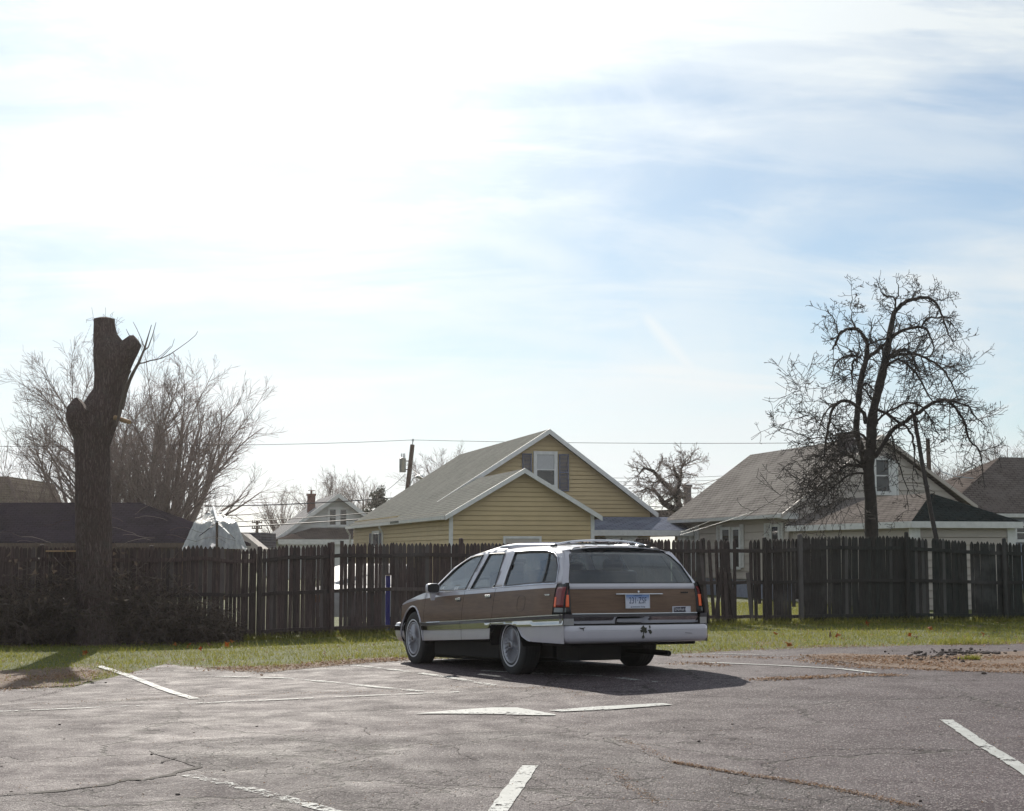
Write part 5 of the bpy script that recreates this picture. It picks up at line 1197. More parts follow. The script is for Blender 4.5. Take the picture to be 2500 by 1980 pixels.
def blades():
    R = np.random.default_rng(1); n = 170000
    x = R.uniform(-12.5, 14, n); y = R.uniform(15.0, 33.5, n)
    ey = np.array([interp(EDGE, a) for a in np.linspace(-13, 15, 600)]); eyv = np.interp(x, np.linspace(-13, 15, 600), ey)
    d = y - eyv; pt = np.sin(x * 2.1 + 1.3 * np.sin(y * 1.7)) * np.sin(y * 2.6 + 1.1 * np.sin(x * 1.3)) + .6 * np.sin(x * 6.1 + y * 2) * np.sin(y * 7.3 - x); bx_, by_ = ground(232, 1645).x, ground(60, 1638).y; bare = np.where((x < bx_) & (y < by_ + .3 * np.sin(x * 3)), .12, 1.0) * np.where((x > -3.6) & (x < -1.1) & (d < .45), .25, 1.0); keep = (R.random(n) < bare) & (d > -.08) & (R.random(n) < np.clip(.25 + d * 1.3, 0, 1) * np.clip(.80 + .55 * pt, .18, 1)) & (y < 30.9 + .218 * x + .3)
    ex = np.concatenate([x[keep]]); eyy = y[keep]
    # yard beyond the broken stretch of fence
    m_ = 26000; x2 = R.uniform(3.5, 9.5, m_); y2 = R.uniform(32.5, 46, m_); ex = np.concatenate([ex, x2]); eyy = np.concatenate([eyy, y2])
    z = np.array([gz(a, b_) for a, b_ in zip(ex, eyy)]); k = len(ex)
    h = R.gamma(6, .0075, k) * np.where(np.sin(ex * 1.7) * np.sin(eyy * 1.3 + ex) > .4, 1.35, 1.0); a = R.uniform(0, math.pi, k); w = R.uniform(.003, .0065, k)
    lean = R.normal(0, .45, (k, 2)) * h[:, None]
    c = np.stack([ex, eyy, z], 1); u = np.stack([np.cos(a), np.sin(a), 0 * a], 1) * w[:, None]
    tip = c + np.stack([lean[:, 0], lean[:, 1], h], 1); Vv = np.stack([c - u, c + u, tip], 1)
    # long tussocks at the foot of the fence and the tuft on the bare patch
    extra = []
    for (cx, cy, s, q, hh) in [(*ground(2371, 1613)[:2], .10, 260, .09), (*ground(2362, 1573)[:2], .5, 500, .13), (*ground(1000, 1606)[:2], .3, 260, .08)] + [(*(on_plane(p_, 1500, FA + FN * .15, FD)[:2]), .35, 90, .17) for p_ in range(560, 2560, 22)]:
        for _ in range(q):
            px_, py_ = R.normal(cx, s * .6), R.normal(cy, s * .35); a_ = R.uniform(0, 6.3); ww = .006; p = np.array([px_, py_, gz(px_, py_)]); L = hh * R.uniform(.5, 1.3); v = np.array([math.cos(a_) * ww, math.sin(a_) * ww, 0])
            extra.append([p - v, p + v, p + np.array([R.normal(0, .6) * L, R.normal(0, .6) * L, L * .8])])
    Vv = np.concatenate([Vv, np.array(extra)]); o = tri_mesh('grass', Vv, M['blade']); stuff(o, 'short green grass strip in front of the fence', 'grass'); print('blades', len(Vv))

def litter():
    R = np.random.default_rng(2); T = []
    def leaf(x, y, s, zz=.012):
        c = np.array([x, y, gz(x, y) + zz + R.uniform(0, .012)]); a = R.uniform(0, 6.28); u = np.array([math.cos(a), math.sin(a), R.normal(0, .35)]) * s; v = np.array([-math.sin(a), math.cos(a), R.normal(0, .35)]) * s * R.uniform(.25, .6)
        T.append([c - u, c - v, c + u, c + v])
    for k in range(15000):
        x = R.uniform(-12, 14); y = edge_y(x) + R.normal(0, .22) + .02; dens = .55 + .45 * math.sin(x * 2.3) * math.sin(x * .7 + 1)
        if R.random() < dens * .8 + .1: leaf(x, y, R.uniform(.006, .02))
    def region(pts, n, sp, s=(.007, .024)):
        P = [ground(*p) for p in pts]; ls = [(b_ - a).length for a, b_ in zip(P, P[1:])]; tot = sum(ls)
        for _ in range(n):
            q = R.uniform(0, tot); i = 0
            while q > ls[i]: q -= ls[i]; i += 1
            p = P[i].lerp(P[i + 1], q / ls[i]); leaf(p.x + R.normal(0, sp), p.y + R.normal(0, sp), R.uniform(*s))
    region([(1990, 1606), (2150, 1616), (2300, 1625), (2500, 1630), (2600, 1632)], 4200, .26); region([(2100, 1604), (2300, 1612), (2500, 1606)], 2600, .2)
    region([(1960, 1614), (2120, 1632), (2300, 1638), (2520, 1645)], 1500, .12)
    region([(1850, 1662), (1960, 1658), (2080, 1652), (2200, 1651)], 1300, .07); region([(1640, 1624), (1700, 1622), (1760, 1628)], 300, .12); region([(1660, 1606), (1800, 1606), (1900, 1610)], 300, .10)
    region([(1640, 1865), (1720, 1880), (1800, 1893), (1880, 1905), (1990, 1922)], 1150, .018, (.004, .012)); region([(1990, 1922), (2100, 1945), (2240, 1975)], 600, .02, (.004, .011)); region([(1500, 1805), (1560, 1825), (1640, 1862)], 380, .03, (.003, .009))
    region([(1490, 1880), (1520, 1905), (1545, 1930), (1620, 1972)], 350, .03, (.003, .010)); region([(1280, 1688), (1330, 1682), (1400, 1692), (1420, 1700), (1380, 1712)], 260, .05, (.004, .011)); region([(1060, 1682), (1200, 1680), (1290, 1684)], 260, .05, (.004, .010))
    region([(20, 1662), (110, 1660), (200, 1650), (230, 1640)], 3000, .36, (.005, .018)); region([(60, 1725), (300, 1712), (700, 1697), (1000, 1690)], 700, .09, (.003, .010))
    region([(560, 1634), (700, 1630), (850, 1618), (1000, 1609)], 3800, .25)
    for _ in range(2600): p = ground(R.uniform(-50, 2550), R.uniform(1640, 1975)); leaf(p.x, p.y, R.uniform(.003, .009))
    for _ in range(2500): x = R.uniform(-12, 14); leaf(x, R.uniform(edge_y(x), fence_y(x)), R.uniform(.008, .03), .03)
    o = tri_mesh('leaf_litter', T, M['straw'], 4); stuff(o, 'brown leaf litter and pine needles along the pavement edge and cracks', 'leaf litter')
# ------------------------------------------------------------------ the station wagon
def car_paint(name, col, rough=.28, dirt=.12):
    m = bpy.data.materials.new(name); m.use_nodes = True; t = NT(m.node_tree); o = t.new('ShaderNodeTexCoord').outputs['Object']
    n = t.noise(o, 5, 6, .65).outputs[0]; n2 = t.noise(o, 60, 3, .6).outputs[0]
    c = t.mix(t.smooth(n, .42, .75, 0, dirt * 2), col, tuple(x * .72 for x in col)); r = t.math('ADD', rough, t.math('MULTIPLY', n2, .10))
    p = t.new('ShaderNodeBsdfPrincipled', Base_Color=c, Roughness=r, Specular_IOR_Level=.5, Coat_Weight=.8, Coat_Roughness=.05)
    t.new('ShaderNodeOutputMaterial', Surface=p); return m
def wood_mat():
    m = bpy.data.materials.new('woodgrain_vinyl'); m.use_nodes = True; t = NT(m.node_tree); o = t.new('ShaderNodeTexCoord').outputs['Object']
    mp = t.new('ShaderNodeMapping', Vector=o, Scale=(1.1, 1.1, 14)); n = t.noise(mp, 3.2, 6, .7, .5).outputs[0]; n2 = t.noise(o, 2, 4, .6).outputs[0]
    c = t.mix(t.smooth(n, .32, .68), (.150, .088, .053), (.100, .058, .038)); c = t.mix(t.smooth(n2, .45, .8, 0, .4), c, (.20, .13, .085))
    p = t.new('ShaderNodeBsdfPrincipled', Base_Color=c, Roughness=.55, Specular_IOR_Level=.28, Coat_Weight=.10, Coat_Roughness=.3)
    t.new('ShaderNodeOutputMaterial', Surface=p); return m
def tint(name, col, dust, rough=.03, dc=(.50, .54, .55)):
    m = bpy.data.materials.new(name); m.use_nodes = True; t = NT(m.node_tree); o = t.new('ShaderNodeTexCoord').outputs['Object']
    tr = t.new('ShaderNodeBsdfTransparent', Color=(*col, 1)); gl = t.new('ShaderNodeBsdfGlossy', Color=(.95, .97, 1, 1), Roughness=rough); g_ = t.new('ShaderNodeNewGeometry'); cs = t.math('ABSOLUTE', t.new('ShaderNodeVectorMath', {'operation': 'DOT_PRODUCT'}, i0=g_.outputs['Normal'], i1=g_.outputs['Incoming']).outputs['Value'])
    fr = t.math('ADD', .045, t.math('MULTIPLY', t.math('POWER', t.math('SUBTRACT', 1.0, cs, clamp=True), 5.0), .9))
    a = t.new('ShaderNodeMixShader', i0=t.math('MULTIPLY', fr, 1.5, clamp=True), i1=tr, i2=gl)
    df = t.new('ShaderNodeBsdfDiffuse', Color=(*dc, 1)); tl = t.new('ShaderNodeBsdfTranslucent', Color=(*dc, 1)); d = t.new('ShaderNodeMixShader', i0=.5, i1=df, i2=tl)
    n = t.noise(t.new('ShaderNodeMapping', Vector=o, Scale=(1, 1, 2)), 2.2, 5, .6, .6).outputs[0]
    t.new('ShaderNodeOutputMaterial', Surface=t.new('ShaderNodeMixShader', i0=t.smooth(n, .25, .75, dust * .5, dust * 1.5), i1=a, i2=d)); return m
def text_mesh(name, body, size, material, parent, loc, rot, font_scale=(1, 1), align='CENTER', ext=.0008):
    cu = bpy.data.curves.new(name, 'FONT'); cu.body = body; cu.size = size; cu.align_x = align; cu.align_y = 'CENTER'; cu.extrude = ext; cu.space_character = 1.05
    ob = bpy.data.objects.new(name, cu); me = bpy.data.meshes.new_from_object(ob); me.materials.clear(); me.materials.append(material); bpy.data.objects.remove(ob); bpy.data.curves.remove(cu)
    o = bpy.data.objects.new(name, me); sc.collection.objects.link(o); o.parent = parent; o.location = loc; o.rotation_euler = rot; o.scale = (font_scale[0], font_scale[1], 1); return o
def station_wagon():
    CT = Vector((.79, 18.09, .045)); CR = rot3(rad(25.84), rad(-2.1), rad(.4))
    t = thing('station_wagon', 'old white station wagon with woodgrain sides and tailgate, seen from its rear left corner', 'car', CT); t.rotation_euler = CR.to_euler()
    white = car_paint('white_car_paint', (.45, .43, .47), .32); wood = wood_mat(); black = mat('black_rubber', (.018, .018, .02), .55); trimb = mat('dark_trim', (.035, .028, .035), .38)
    chrome = mat('chrome', (.42, .42, .43), .10, metal=1.0, var=.05); chromes = mat('satin_chrome', (.55, .56, .60), .25, metal=.9)
    tyre = mat('tyre_rubber', (.016, .016, .017), .8); ww = mat('whitewall', (.52, .52, .55), .6); alloy = mat('wheel_cover_metal', (.38, .38, .41), .4, metal=.5)
    under = mat('underbody_and_shade', (.007, .006, .0055), .9, var=.3); cloth = mat('seat_cloth', (.16, .15, .17), .9); dark = mat('interior_dark', (.03, .028, .03), .85)
    sideg = tint('side_glass', (.50, .56, .57), .11, dc=(.38, .42, .43)); rearg = tint('rear_glass', (.50, .57, .64), .03, dc=(.26, .30, .38))
    Z = {'sill': [(2.43, .38), (.38, .43), (-.6, .42), (-1.4, .40)], 'cb': [(3.6, .48), (2.6, .51), (.59, .55), (-.38, .578), (-1.4, .60)], 'bb': [(3.6, .54), (2.64, .562), (.59, .617), (-1.4, .672)],
         'mt': [(3.6, .585), (2.64, .608), (.59, .66), (-1.4, .718)], 'wt': [(3.62, .79), (3.56, .82), (3.24, .87), (2.86, .90), (2.43, .92), (1.64, .95), (.22, .98), (-1.3, 1.012)],
         'belt': [(2.31, .995), (1.8, 1.0), (1.2, 1.01), (.11, 1.035), (-1.3, 1.058)], 'ft': [(2.31, 1.015), (2.47, 1.0), (2.82, .96), (3.26, .90), (3.55, .83), (3.62, .79)],
         'zt': [(-1.0, 1.405), (-.7, 1.452), (-.09, 1.475), (.76, 1.485), (1.27, 1.47), (1.5, 1.44), (1.87, 1.31), (2.15, 1.12), (2.33, 1.0)]}
    for k in Z: Z[k] = sorted(Z[k])
    def zz(k, s): return interp(Z[k], s)
    def W(s, z):
        if z < .45: w = .985 - .10 * (.45 - z) - (.25 * max(0, .40 - z))
        elif z < .72: w = .985
        elif z < .92: w = .985 - .15 * (z - .72)
        elif z < 1.0: w = .955 - .25 * (z - .92)
        else: w = .935 - .50 * (z - 1.0)
        if z > .62: w -= .006
        return w * (1 - .07 * sstep(.7, 1.4, -s)) * (1 - .10 * sstep(2.2, 3.45, s)) * (1 - .25 * max(0, (s - 3.4) / .3) ** 2)
    def SB(x, z):
        p = interp([(.40, -1.40), (.70, -1.385), (.90, -1.37), (1.02, -1.335), (1.05, -1.325), (1.25, -1.20), (1.40, -1.02), (1.475, -.86)], z)
        return p + .055 * (x / .85) ** 2
    def archF(s): u = (s - 2.95) / .505; return .33 + .49 * math.sqrt(1 - u * u) if abs(u) < 1 else 0
    def archR(s):
        if s > .375 or s < -.72: return 0
        if s > -.38: return .605 - .03 * max(0, (s - .28) / .095) ** 2 - .015 * max(0, (-s - .2) / .18)
        return interp([(-.72, .42), (-.62, .435), (-.50, .475), (-.45, .52), (-.38, .585)], s)
    def bandgrid(b, sA, sB, lo, hi, off=.0, nv=5, sides=(-1, 1), m=0, step=.02):
        n = max(2, int(abs(sB - sA) / step))
        for sg in sides:
            G = []
            for i in range(n + 1):
                s = sA + (sB - sA) * i / n; a, c_ = lo(s), hi(s); a = min(max(a, archF(s), archR(s)), c_); G.append([(sg * (W(s, a + (c_ - a) * j / nv) + off), s, a + (c_ - a) * j / nv) for j in range(nv + 1)])
            b.grid(G, m)
    f = lambda k, d=0: (lambda s: zz(k, s) + d)
    def panel_set(name, sA, sB, top, label=None, sides=(-1, 1), lowto=None, extras=True):
        """a stretch of body side: white sill, chrome strip, dark strip, woodgrain, white belt"""
        out = []
        for sg in sides:
            b = MB()
            bandgrid(b, sA if lowto is None else lowto, sB, f('sill'), f('cb'), 0, 5, (sg,), 0); bandgrid(b, sA, sB, f('mt'), f('wt'), 0, 8, (sg,), 1); bandgrid(b, sA, sB, f('wt'), top, .001, 4, (sg,), 0)
            bandgrid(b, sA if lowto is None else lowto, sB, f('cb'), f('bb'), .014, 4, (sg,), 2); bandgrid(b, sA if lowto is None else lowto, sB, f('bb'), f('mt', -.008), .019, 2, (sg,), 3); bandgrid(b, sA if lowto is None else lowto, sB, f('mt', -.008), f('mt', .002), .020, 1, (sg,), 4)
            out.append(b.build(name, [white, wood, chrome, trimb, chromes], t, smooth=True, sharp=30))
        return out
    g = .0045
    panel_set('front_fender', 2.44 + g, 3.60, f('ft'))
    fd = panel_set('front_door', 1.20 + g, 2.44 - g, f('belt')); rd = panel_set('rear_door', .32 + g, 1.20 - g, f('belt')); panel_set('quarter_panel', -1.13, .32 - g, f('belt'), lowto=-1.37)
    for doors, ss, zc in ((fd, 1.335, .905), (rd, .47, .932)):
        for k, d in enumerate(doors):
            sg = (-1, 1)[k]; b = MB(); w = W(ss, zc); b.box((sg * (w + .012), ss, zc), (.022, .14, .030)); b.box((sg * (w + .002), ss, zc - .03), (.006, .13, .04), None, 1); b.build('handle', [chromes, black], d, bevel=.004)
    # fuel flap outline and rear badge on the quarter
    for sg in (-1,):
        pts = []
        for k in range(25):
            a = 2 * math.pi * k / 24; s, z = -.425 + .10 * math.copysign(abs(math.cos(a)) ** .6, math.cos(a)), .84 + .085 * math.copysign(abs(math.sin(a)) ** .6, math.sin(a)); pts.append((sg * (W(s, z) + .001), s, z))
        b = MB(); b.tube(pts, .0022, 4, caps=False); b.build('fuel_flap', black, t)
        b = MB(); b.box((sg * (W(-1.0, .93) + .004), -1.0, .93), (.006, .12, .018)); b.build('badge', chromes, t, bevel=.002)
    # inner dark shell closing gaps, wheel wells
    b = MB()
    for sg in (-1, 1):
        G = []
        for i in range(120):
            s = 3.5 - 4.85 * i / 119; lo = max(.42, archF(s) + .02, archR(s) + .02); hi = zz('belt', s) if s < 2.3 else zz('ft', s) - .01; lo = min(lo, hi - .01); G.append([(sg * (W(s, lo + (hi - lo) * j / 6) - .014), s, lo + (hi - lo) * j / 6) for j in range(7)])
        b.grid(G)
        for c0, rr, zc in ((2.95, .50, .34), (-.03, .42, .36)):      # arch liners
            G = []
            for i in range(25): a = math.pi * (i / 24); z = zc + (.49 if c0 > 1 else .27) * math.sin(a); s = c0 + rr * math.cos(a); G.append([(sg * (W(s, min(z, .8)) - .01), s, z), (sg * .55, s, z)])
            b.grid(G)
            b.face([(sg * .55, c0 - rr, zc), (sg * .55, c0 + rr, zc)] + [(sg * .55, c0 + rr * math.cos(math.pi * i / 12), zc + (.49 if c0 > 1 else .27) * math.sin(math.pi * i / 12)) for i in range(1, 12)])
    b.build('inner_shell', under, t)
    for sg in (-1, 1):      # bright lip of the front arches, lip of rear arches
        b = MB(); pts = [(sg * (W(s, .6) + .006), s, z) for s, z in ((2.95 + .507 * math.cos(a), .33 + .492 * math.sin(a)) for a in (math.pi * k / 30 for k in range(2, 30)))]
        b.tube([(sg * (W(p[1], p[2]) + .005), p[1], p[2]) for p in pts], .011, 5); b.build('wheel_arch_trim', white, t, smooth=True); b = MB()
        b.tube([(sg * (W(s, archR(s)) + .004), s, archR(s)) for s in [-.70 + .04 * k for k in range(27)]], .008, 5, m=0); b.build('wheel_arch_trim', white, t, smooth=True)
    # hood, nose
    b = MB(); G = []
    for i in range(22):
        s = 2.28 + 1.33 * i / 21; ft = zz('ft', s); G.append([(x * W(s, ft), s + .03 * (1 - x * x) * (i / 21), ft + .055 * (1 - abs(x) ** 2.4) * (1 - .5 * i / 21)) for x in (k / 10 for k in range(-10, 11))])
    b.grid(G); b.build('hood', white, t, smooth=True)
    b = MB(); G = []
    for z, ds in ((.83, .0), (.79, .03), (.72, .045), (.60, .05), (.5, .05), (.4, .0), (.3, -.1)): G.append([(x * .86 * (1 - .0 * z), 3.58 + ds + .10 * (1 - x * x) - .10 * abs(x) ** 6, z) for x in (k / 10 for k in range(-10, 11))])
    b.grid(G); b.build('nose', white, t, smooth=True)
    for sg in (-1, 1):
        b = MB(); b.bx((sg * .46, 3.66, .62), (sg * .80, 3.70, .76)); b.build('headlight', sideg, t, bevel=.01)
    b = MB(); b.bx((-.38, 3.70, .55), (.38, 3.73, .78))
    for k in range(15): b.bx((-.36 + .05 * k, 3.73, .56), (-.35 + .05 * k, 3.74, .77), 1)
    b.build('grille', [black, chrome], t)
    # bumpers swept round the corners
    def sweep(path, sect, name, mats):
        b = MB(); rows = []
        for i, (x, y) in enumerate(path):
            a, c_ = path[max(i - 1, 0)], path[min(i + 1, len(path) - 1)]; tx, ty = c_[0] - a[0], c_[1] - a[1]; L = math.hypot(tx, ty); nx, ny = ty / L, -tx / L; rows.append([(x + nx * o, y + ny * o, z) for o, z in sect])
        b.rings(rows, False, False)
        if len(mats) > 1:
            n = len(sect) - 1
            for k in range(len(b.m)): b.m[k] = BM[k % n]
        return b.build(name, mats, t, smooth=True, sharp=50)
    def upath(hw, y0, y1, bulge, r, sgn):
        P = [(-hw, y0)]; 
        for k in range(7): a = math.pi / 2 * k / 6; P.append((-hw + r * (1 - math.cos(a)), y1 - sgn * (r * (1 - math.sin(a))) - 0))
        for k in range(1, 20): x = (-hw + r) * (1 - k / 10); P.append((x, y1 + sgn * bulge * (1 - (x / (hw - r)) ** 2)))
        for k in range(7): a = math.pi / 2 * (1 - k / 6); P.append((hw - r * (1 - math.cos(a)), y1 - sgn * (r * (1 - math.sin(a)))))
        P.append((hw, y0)); return P
    BM = [0, 0, 0, 0, 0, 0, 0, 0, 0]
    rear = upath(.905, -1.02, -1.43, .055, .10, -1)
    sweep(rear, [(-.16, .592), (-.02, .594), (.0, .586), (.010, .57), (.014, .540), (.010, .537), (.014, .534), (.014, .47), (.004, .435), (-.02, .412), (-.07, .402), (-.2, .41)], 'rear_bumper', [white])
    P2 = [(p[0], p[1]) for p in upath(.86, 3.35, 3.80, .10, .16, 1)][::-1]
    sweep(P2, [(-.10, .62), (0, .60), (.02, .56), (.02, .50), (.01, .43), (-.03, .36), (-.1, .34)], 'front_bumper', [white])
    sweep(P2, [(.021, .565), (.03, .56), (.03, .50), (.021, .495)], 'bumper_strip', [chrome])
    # leaf-shaped chips and scratches on the rear bumper
    chipm = mat('bare_chip', (.035, .035, .022), .8)
    def chip(cx, cz, pts): b = MB(); b.extrude([(cx + x, -1.494 + .05 * (cx / .8) ** 2 - .0 , cz + z) for x, z in pts], (0, -.008, 0)); b.build('paint_chip', chipm, t)
    chip(.0, .545, [(-.035, .01), (-.01, .03), (.005, .045), (.02, .02), (.045, .02), (.04, -.01), (.05, -.03), (.03, -.045), (.012, -.03), (.006, -.06), (.016, -.085), (.004, -.10), (-.004, -.075), (-.012, -.10), (-.018, -.08), (-.002, -.055), (-.004, -.03), (-.03, -.035), (-.04, -.01), (-.015, 0)])
    chip(.088, .525, [(-.035, .01), (0, .018), (.015, .004), (.022, -.015), (.008, -.034), (-.012, -.022), (-.018, -.004)]); chip(.085, .57, [(-.008, .015), (.004, .018), (.008, -.004), (0, -.022), (-.005, -.01)])
    chip(-.735, .565, [(-.04, .012), (0, .006), (.04, .012), (.014, -.002), (.016, -.03), (.006, -.006), (-.02, -.002)]); chip(.60, .498, [(-.045, .004), (.045, -.002), (.045, -.006), (-.045, -.001)])
    # tailgate
    def back_band(b, x0, x1, z0, z1, off, m, nx=24, nz=6, zf=None):
        G = []
        for i in range(nz + 1):
            z = z0 + (z1 - z0) * i / nz; G.append([(x0 + (x1 - x0) * k / nx, SB(x0 + (x1 - x0) * k / nx, z) - off - (zf(x0 + (x1 - x0) * k / nx, z) if zf else 0), z) for k in range(nx + 1)])
        b.grid(G, m)
    b = MB(); back_band(b, -.80, .80, .725, .988, .0, 1); back_band(b, -.80, .80, .988, 1.05, .006, 0, nz=5, zf=lambda x, z: .012 * math.sin(math.pi * (z - .988) / .062)); 
    back_band(b, -.80, .80, .717, .7245, .016, 2, nz=1); back_band(b, -.80, .80, .684, .717, .012, 3, nz=2)
    back_band(b, -.80, .80, .612, .684, .012, 2, 60, 8, lambda x, z: .030 * (z - .612) / .072 - .055 * sstep(.23, .14, abs(x + .09)) * sstep(.70, .66, z) * 1.0)
    b.build('tailgate', [white, wood, chrome, trimb], t, smooth=True, sharp=30)
    b = MB(); G = []
    b.bx((-.84, -1.36, .45), (.84, -1.20, .612)); b.build('tailgate_sill', under, t)
    b = MB(); b.box((.03, SB(0, .93) - .018, .931), (.60, .02, .012)); b.build('tailgate_handle', chromes, t, bevel=.003)
    b = MB(); b.tube([(.03, SB(0, .955) - .002, .957), (.03, SB(0, .955) - .012, .957)], .012, 12); b.build('lock', chromes, t)
    # licence plate
    pm = bpy.data.materials.new('licence_plate'); pm.use_nodes = True; nt = NT(pm.node_tree); z = nt.new('ShaderNodeSeparateXYZ', i0=nt.new('ShaderNodeTexCoord').outputs['Object']).outputs[2]
    c = nt.mix(nt.smooth(z, .84, .925), (.52, .54, .62), (.10, .19, .42)); nt.new('ShaderNodeOutputMaterial', Surface=nt.new('ShaderNodeBsdfPrincipled', Base_Color=c, Roughness=.35))
    px0, py0 = .0, SB(0, .85) - .016
    b = MB(); tilt = Matrix.Rotation(rad(-3), 3, 'X'); b.box((px0, py0, .852), (.300, .004, .150)); pl = b.build('licence_plate', pm, t, bevel=.004)
    b = MB(); 
    for a, c_ in (((-.155, -.079), (.155, -.073)), ((-.155, .073), (.155, .079)), ((-.155, -.073), (-.149, .073)), ((.149, -.073), (.155, .073))): b.bx((px0 + a[0], py0 - .006, .852 + a[1]), (px0 + c_[0], py0 + .004, .852 + c_[1]))
    b.build('plate_frame', ww, pl)
    ink = mat('plate_ink', (.015, .03, .09), .5)
    text_mesh('plate_number', '231\u00b7ZSF', .098, ink, pl, (px0 + .002, py0 - .0035, .857), (rad(90), 0, 0), (.66, 1.0))
    text_mesh('plate_caption', 'Constitution State', .022, ink, pl, (px0, py0 - .0035, .791), (rad(90), 0, 0), (1, 1)); text_mesh('plate_caption', 'Connecticut', .020, ink, pl, (px0, py0 - .0035, .914), (rad(90), 0, 0))
    b = MB()
    for x in (-.085, .085): b = MB(); b.tube([(px0 + x, py0 - .004, .787), (px0 + x, py0 - .007, .787)], .005, 8); b.build('plate_screw', black, pl)
    # bumper sticker and small badge on the tailgate
    st = MB(); sx0, sx1 = .46, .715; st.extrude([(x, SB(x, .755) - .004, z) for x, z in ((sx0, .722), (sx1, .722), (sx1, .792), (sx0, .792))], (0, -.001, 0)); so_ = st.build('sticker', mat('sticker_white', (.50, .50, .56), .5), t)
    b = MB(); e = lambda x, z: (x, SB(x, z) - .0065, z)
    b.face([e(.478, .728), e(.645, .728), e(.638, .757), e(.648, .786), e(.478, .786)]); b.build('sticker_panel', mat('sticker_black', (.02, .015, .03), .5), so_)
    b = MB(); rr = random.Random(2); 
    for k in range(9):
        x = .492 + k * .0155; b.box((x, SB(x, .757) - .0085, .757 + rr.uniform(-.004, .004)), (.0045, .001, rr.uniform(.014, .034))); b.box((x + .005, SB(x, .757) - .0085, .757 + rr.uniform(-.012, .012)), (.009, .001, .004))
    b.build('sticker_lettering', ww, so_)
    b = MB()
    for k in range(10): x = .60 + k * .0105; b.box((x, SB(x, .945) - .004, .945), (.007, .004, .013 if k % 3 else .017))
    b.build('badge', black, t)
    # corner tail lamps
    red = bpy.data.materials.new('red_lens'); red.use_nodes = True; nt = NT(red.node_tree); o = nt.new('ShaderNodeTexCoord').outputs['Object']; n = nt.noise(o, 90, 2, .5).outputs[0]
    nt.new('ShaderNodeOutputMaterial', Surface=nt.new('ShaderNodeBsdfPrincipled', Base_Color=nt.mix(nt.smooth(n, .3, .7), (.20, .012, .012), (.12, .01, .012)), Roughness=.15, Specular_IOR_Level=.5))
    org = mat('orange_reflector', (1.0, .15, .04), .35); clear = mat('reverse_lens', (.16, .17, .17), .25)
    for sg in (-1, 1):
        def cp(u, z, off):       # u 0..1 from the body side round to the tailgate
            P = []
            w = W(-1.2, z)
            path = [(w, -1.13), (w - .002, -1.20), (w - .012, -1.27), (w - .035, -1.315), (.80 + .015, SB(.8, z)), (.80, SB(.8, z))]
            d = [0]
            for a, c_ in zip(path, path[1:]): d.append(d[-1] + math.hypot(a[0] - c_[0], a[1] - c_[1]))
            q = u * d[-1]; i = 0
            while i < len(d) - 2 and q > d[i + 1]: i += 1
            f_ = (q - d[i]) / max(1e-6, d[i + 1] - d[i]); a, c_ = path[i], path[i + 1]; x, s = a[0] + (c_[0] - a[0]) * f_, a[1] + (c_[1] - a[1]) * f_
            tx, ty = c_[0] - a[0], c_[1] - a[1]; L = math.hypot(tx, ty) or 1; return (sg * (x + (-ty / L) * off * 1.0), s + (tx / L) * off, z)
        def patch(u0, u1, z0, z1, off, name, mt, par):
            b = MB(); b.grid([[cp(u0 + (u1 - u0) * k / 12, z0 + (z1 - z0) * i / 8, off) for k in range(13)] for i in range(9)]); return b.build(name, mt, par, smooth=True, sharp=0, thick=.008)
        h = patch(0, 1, .72, 1.05, .0, 'tail_lamp', black, t)
        patch(.12, .88, .795, 1.015, .009, 'lens', red, h); patch(.10, .24, .795, .905, .013, 'reflector', org, h); patch(.76, .90, .795, .925, .013, 'reflector', org, h); patch(.12, .78, .738, .785, .009, 'reversing_lens', clear, h)
    # corner continuation of the lower mouldings
    for sg in (-1, 1):
        b = MB()
        for lo, hi, off, m_ in (('cb', 'bb', .014, 0), ('bb', 'mt', .019, 1)):
            G = []
            for s, dx in ((-1.30, 0), (-1.34, .004), (-1.372, .03), (-1.385, .07), (-1.385, .13)):
                G.append([(sg * (W(-1.3, .6) + off - dx), s - (off if dx > .02 else 0) * .6, zz(lo, -1.35) + (zz(hi, -1.35) - zz(lo, -1.35)) * j / 3) for j in range(4)])
            b.grid(G, m_)
        b.build('corner_moulding', [mat('dull_chrome', (.26, .25, .25), .35, metal=.6), trimb], t, smooth=True)
    # greenhouse sides with window openings
    fg = [(2.20, 1.03), (2.07, 1.125), (1.79, 1.30), (1.63, 1.37), (1.46, 1.42), (1.29, 1.437), (1.13, 1.442), (1.215, 1.02), (1.7, 1.008)]
    rg = [(.95, 1.446), (.72, 1.445), (.515, 1.44), (.38, 1.03), (.7, 1.025), (1.06, 1.02)]
    qg = [(.225, 1.437), (-.2, 1.436), (-.58, 1.422), (-.78, 1.395), (-.90, 1.34), (-1.0, 1.24), (-1.06, 1.15), (-1.095, 1.07), (-.5, 1.065), (.10, 1.045), (.145, 1.07), (.18, 1.2)]
    outl = [(s, zz('belt', s)) for s in (-1.245, -.9, -.5, 0, .5, 1, 1.5, 2.0, 2.31)] + [(s, zz('zt', s)) for s in (2.24, 2.15, 2.0, 1.87, 1.7, 1.5, 1.38, 1.27, 1.0, .76, .4, 0, -.3, -.5, -.7, -.85, -.975)] + [(-1.05, 1.34), (-1.115, 1.25), (-1.18, 1.15)]
    def dens(p, st=.06):
        out = []
        for a, c_ in zip(p, p[1:] + p[:1]):
            k = max(1, int(math.dist(a, c_) / st)); out += [(a[0] + (c_[0] - a[0]) * i / k, a[1] + (c_[1] - a[1]) * i / k) for i in range(k)]
        return out
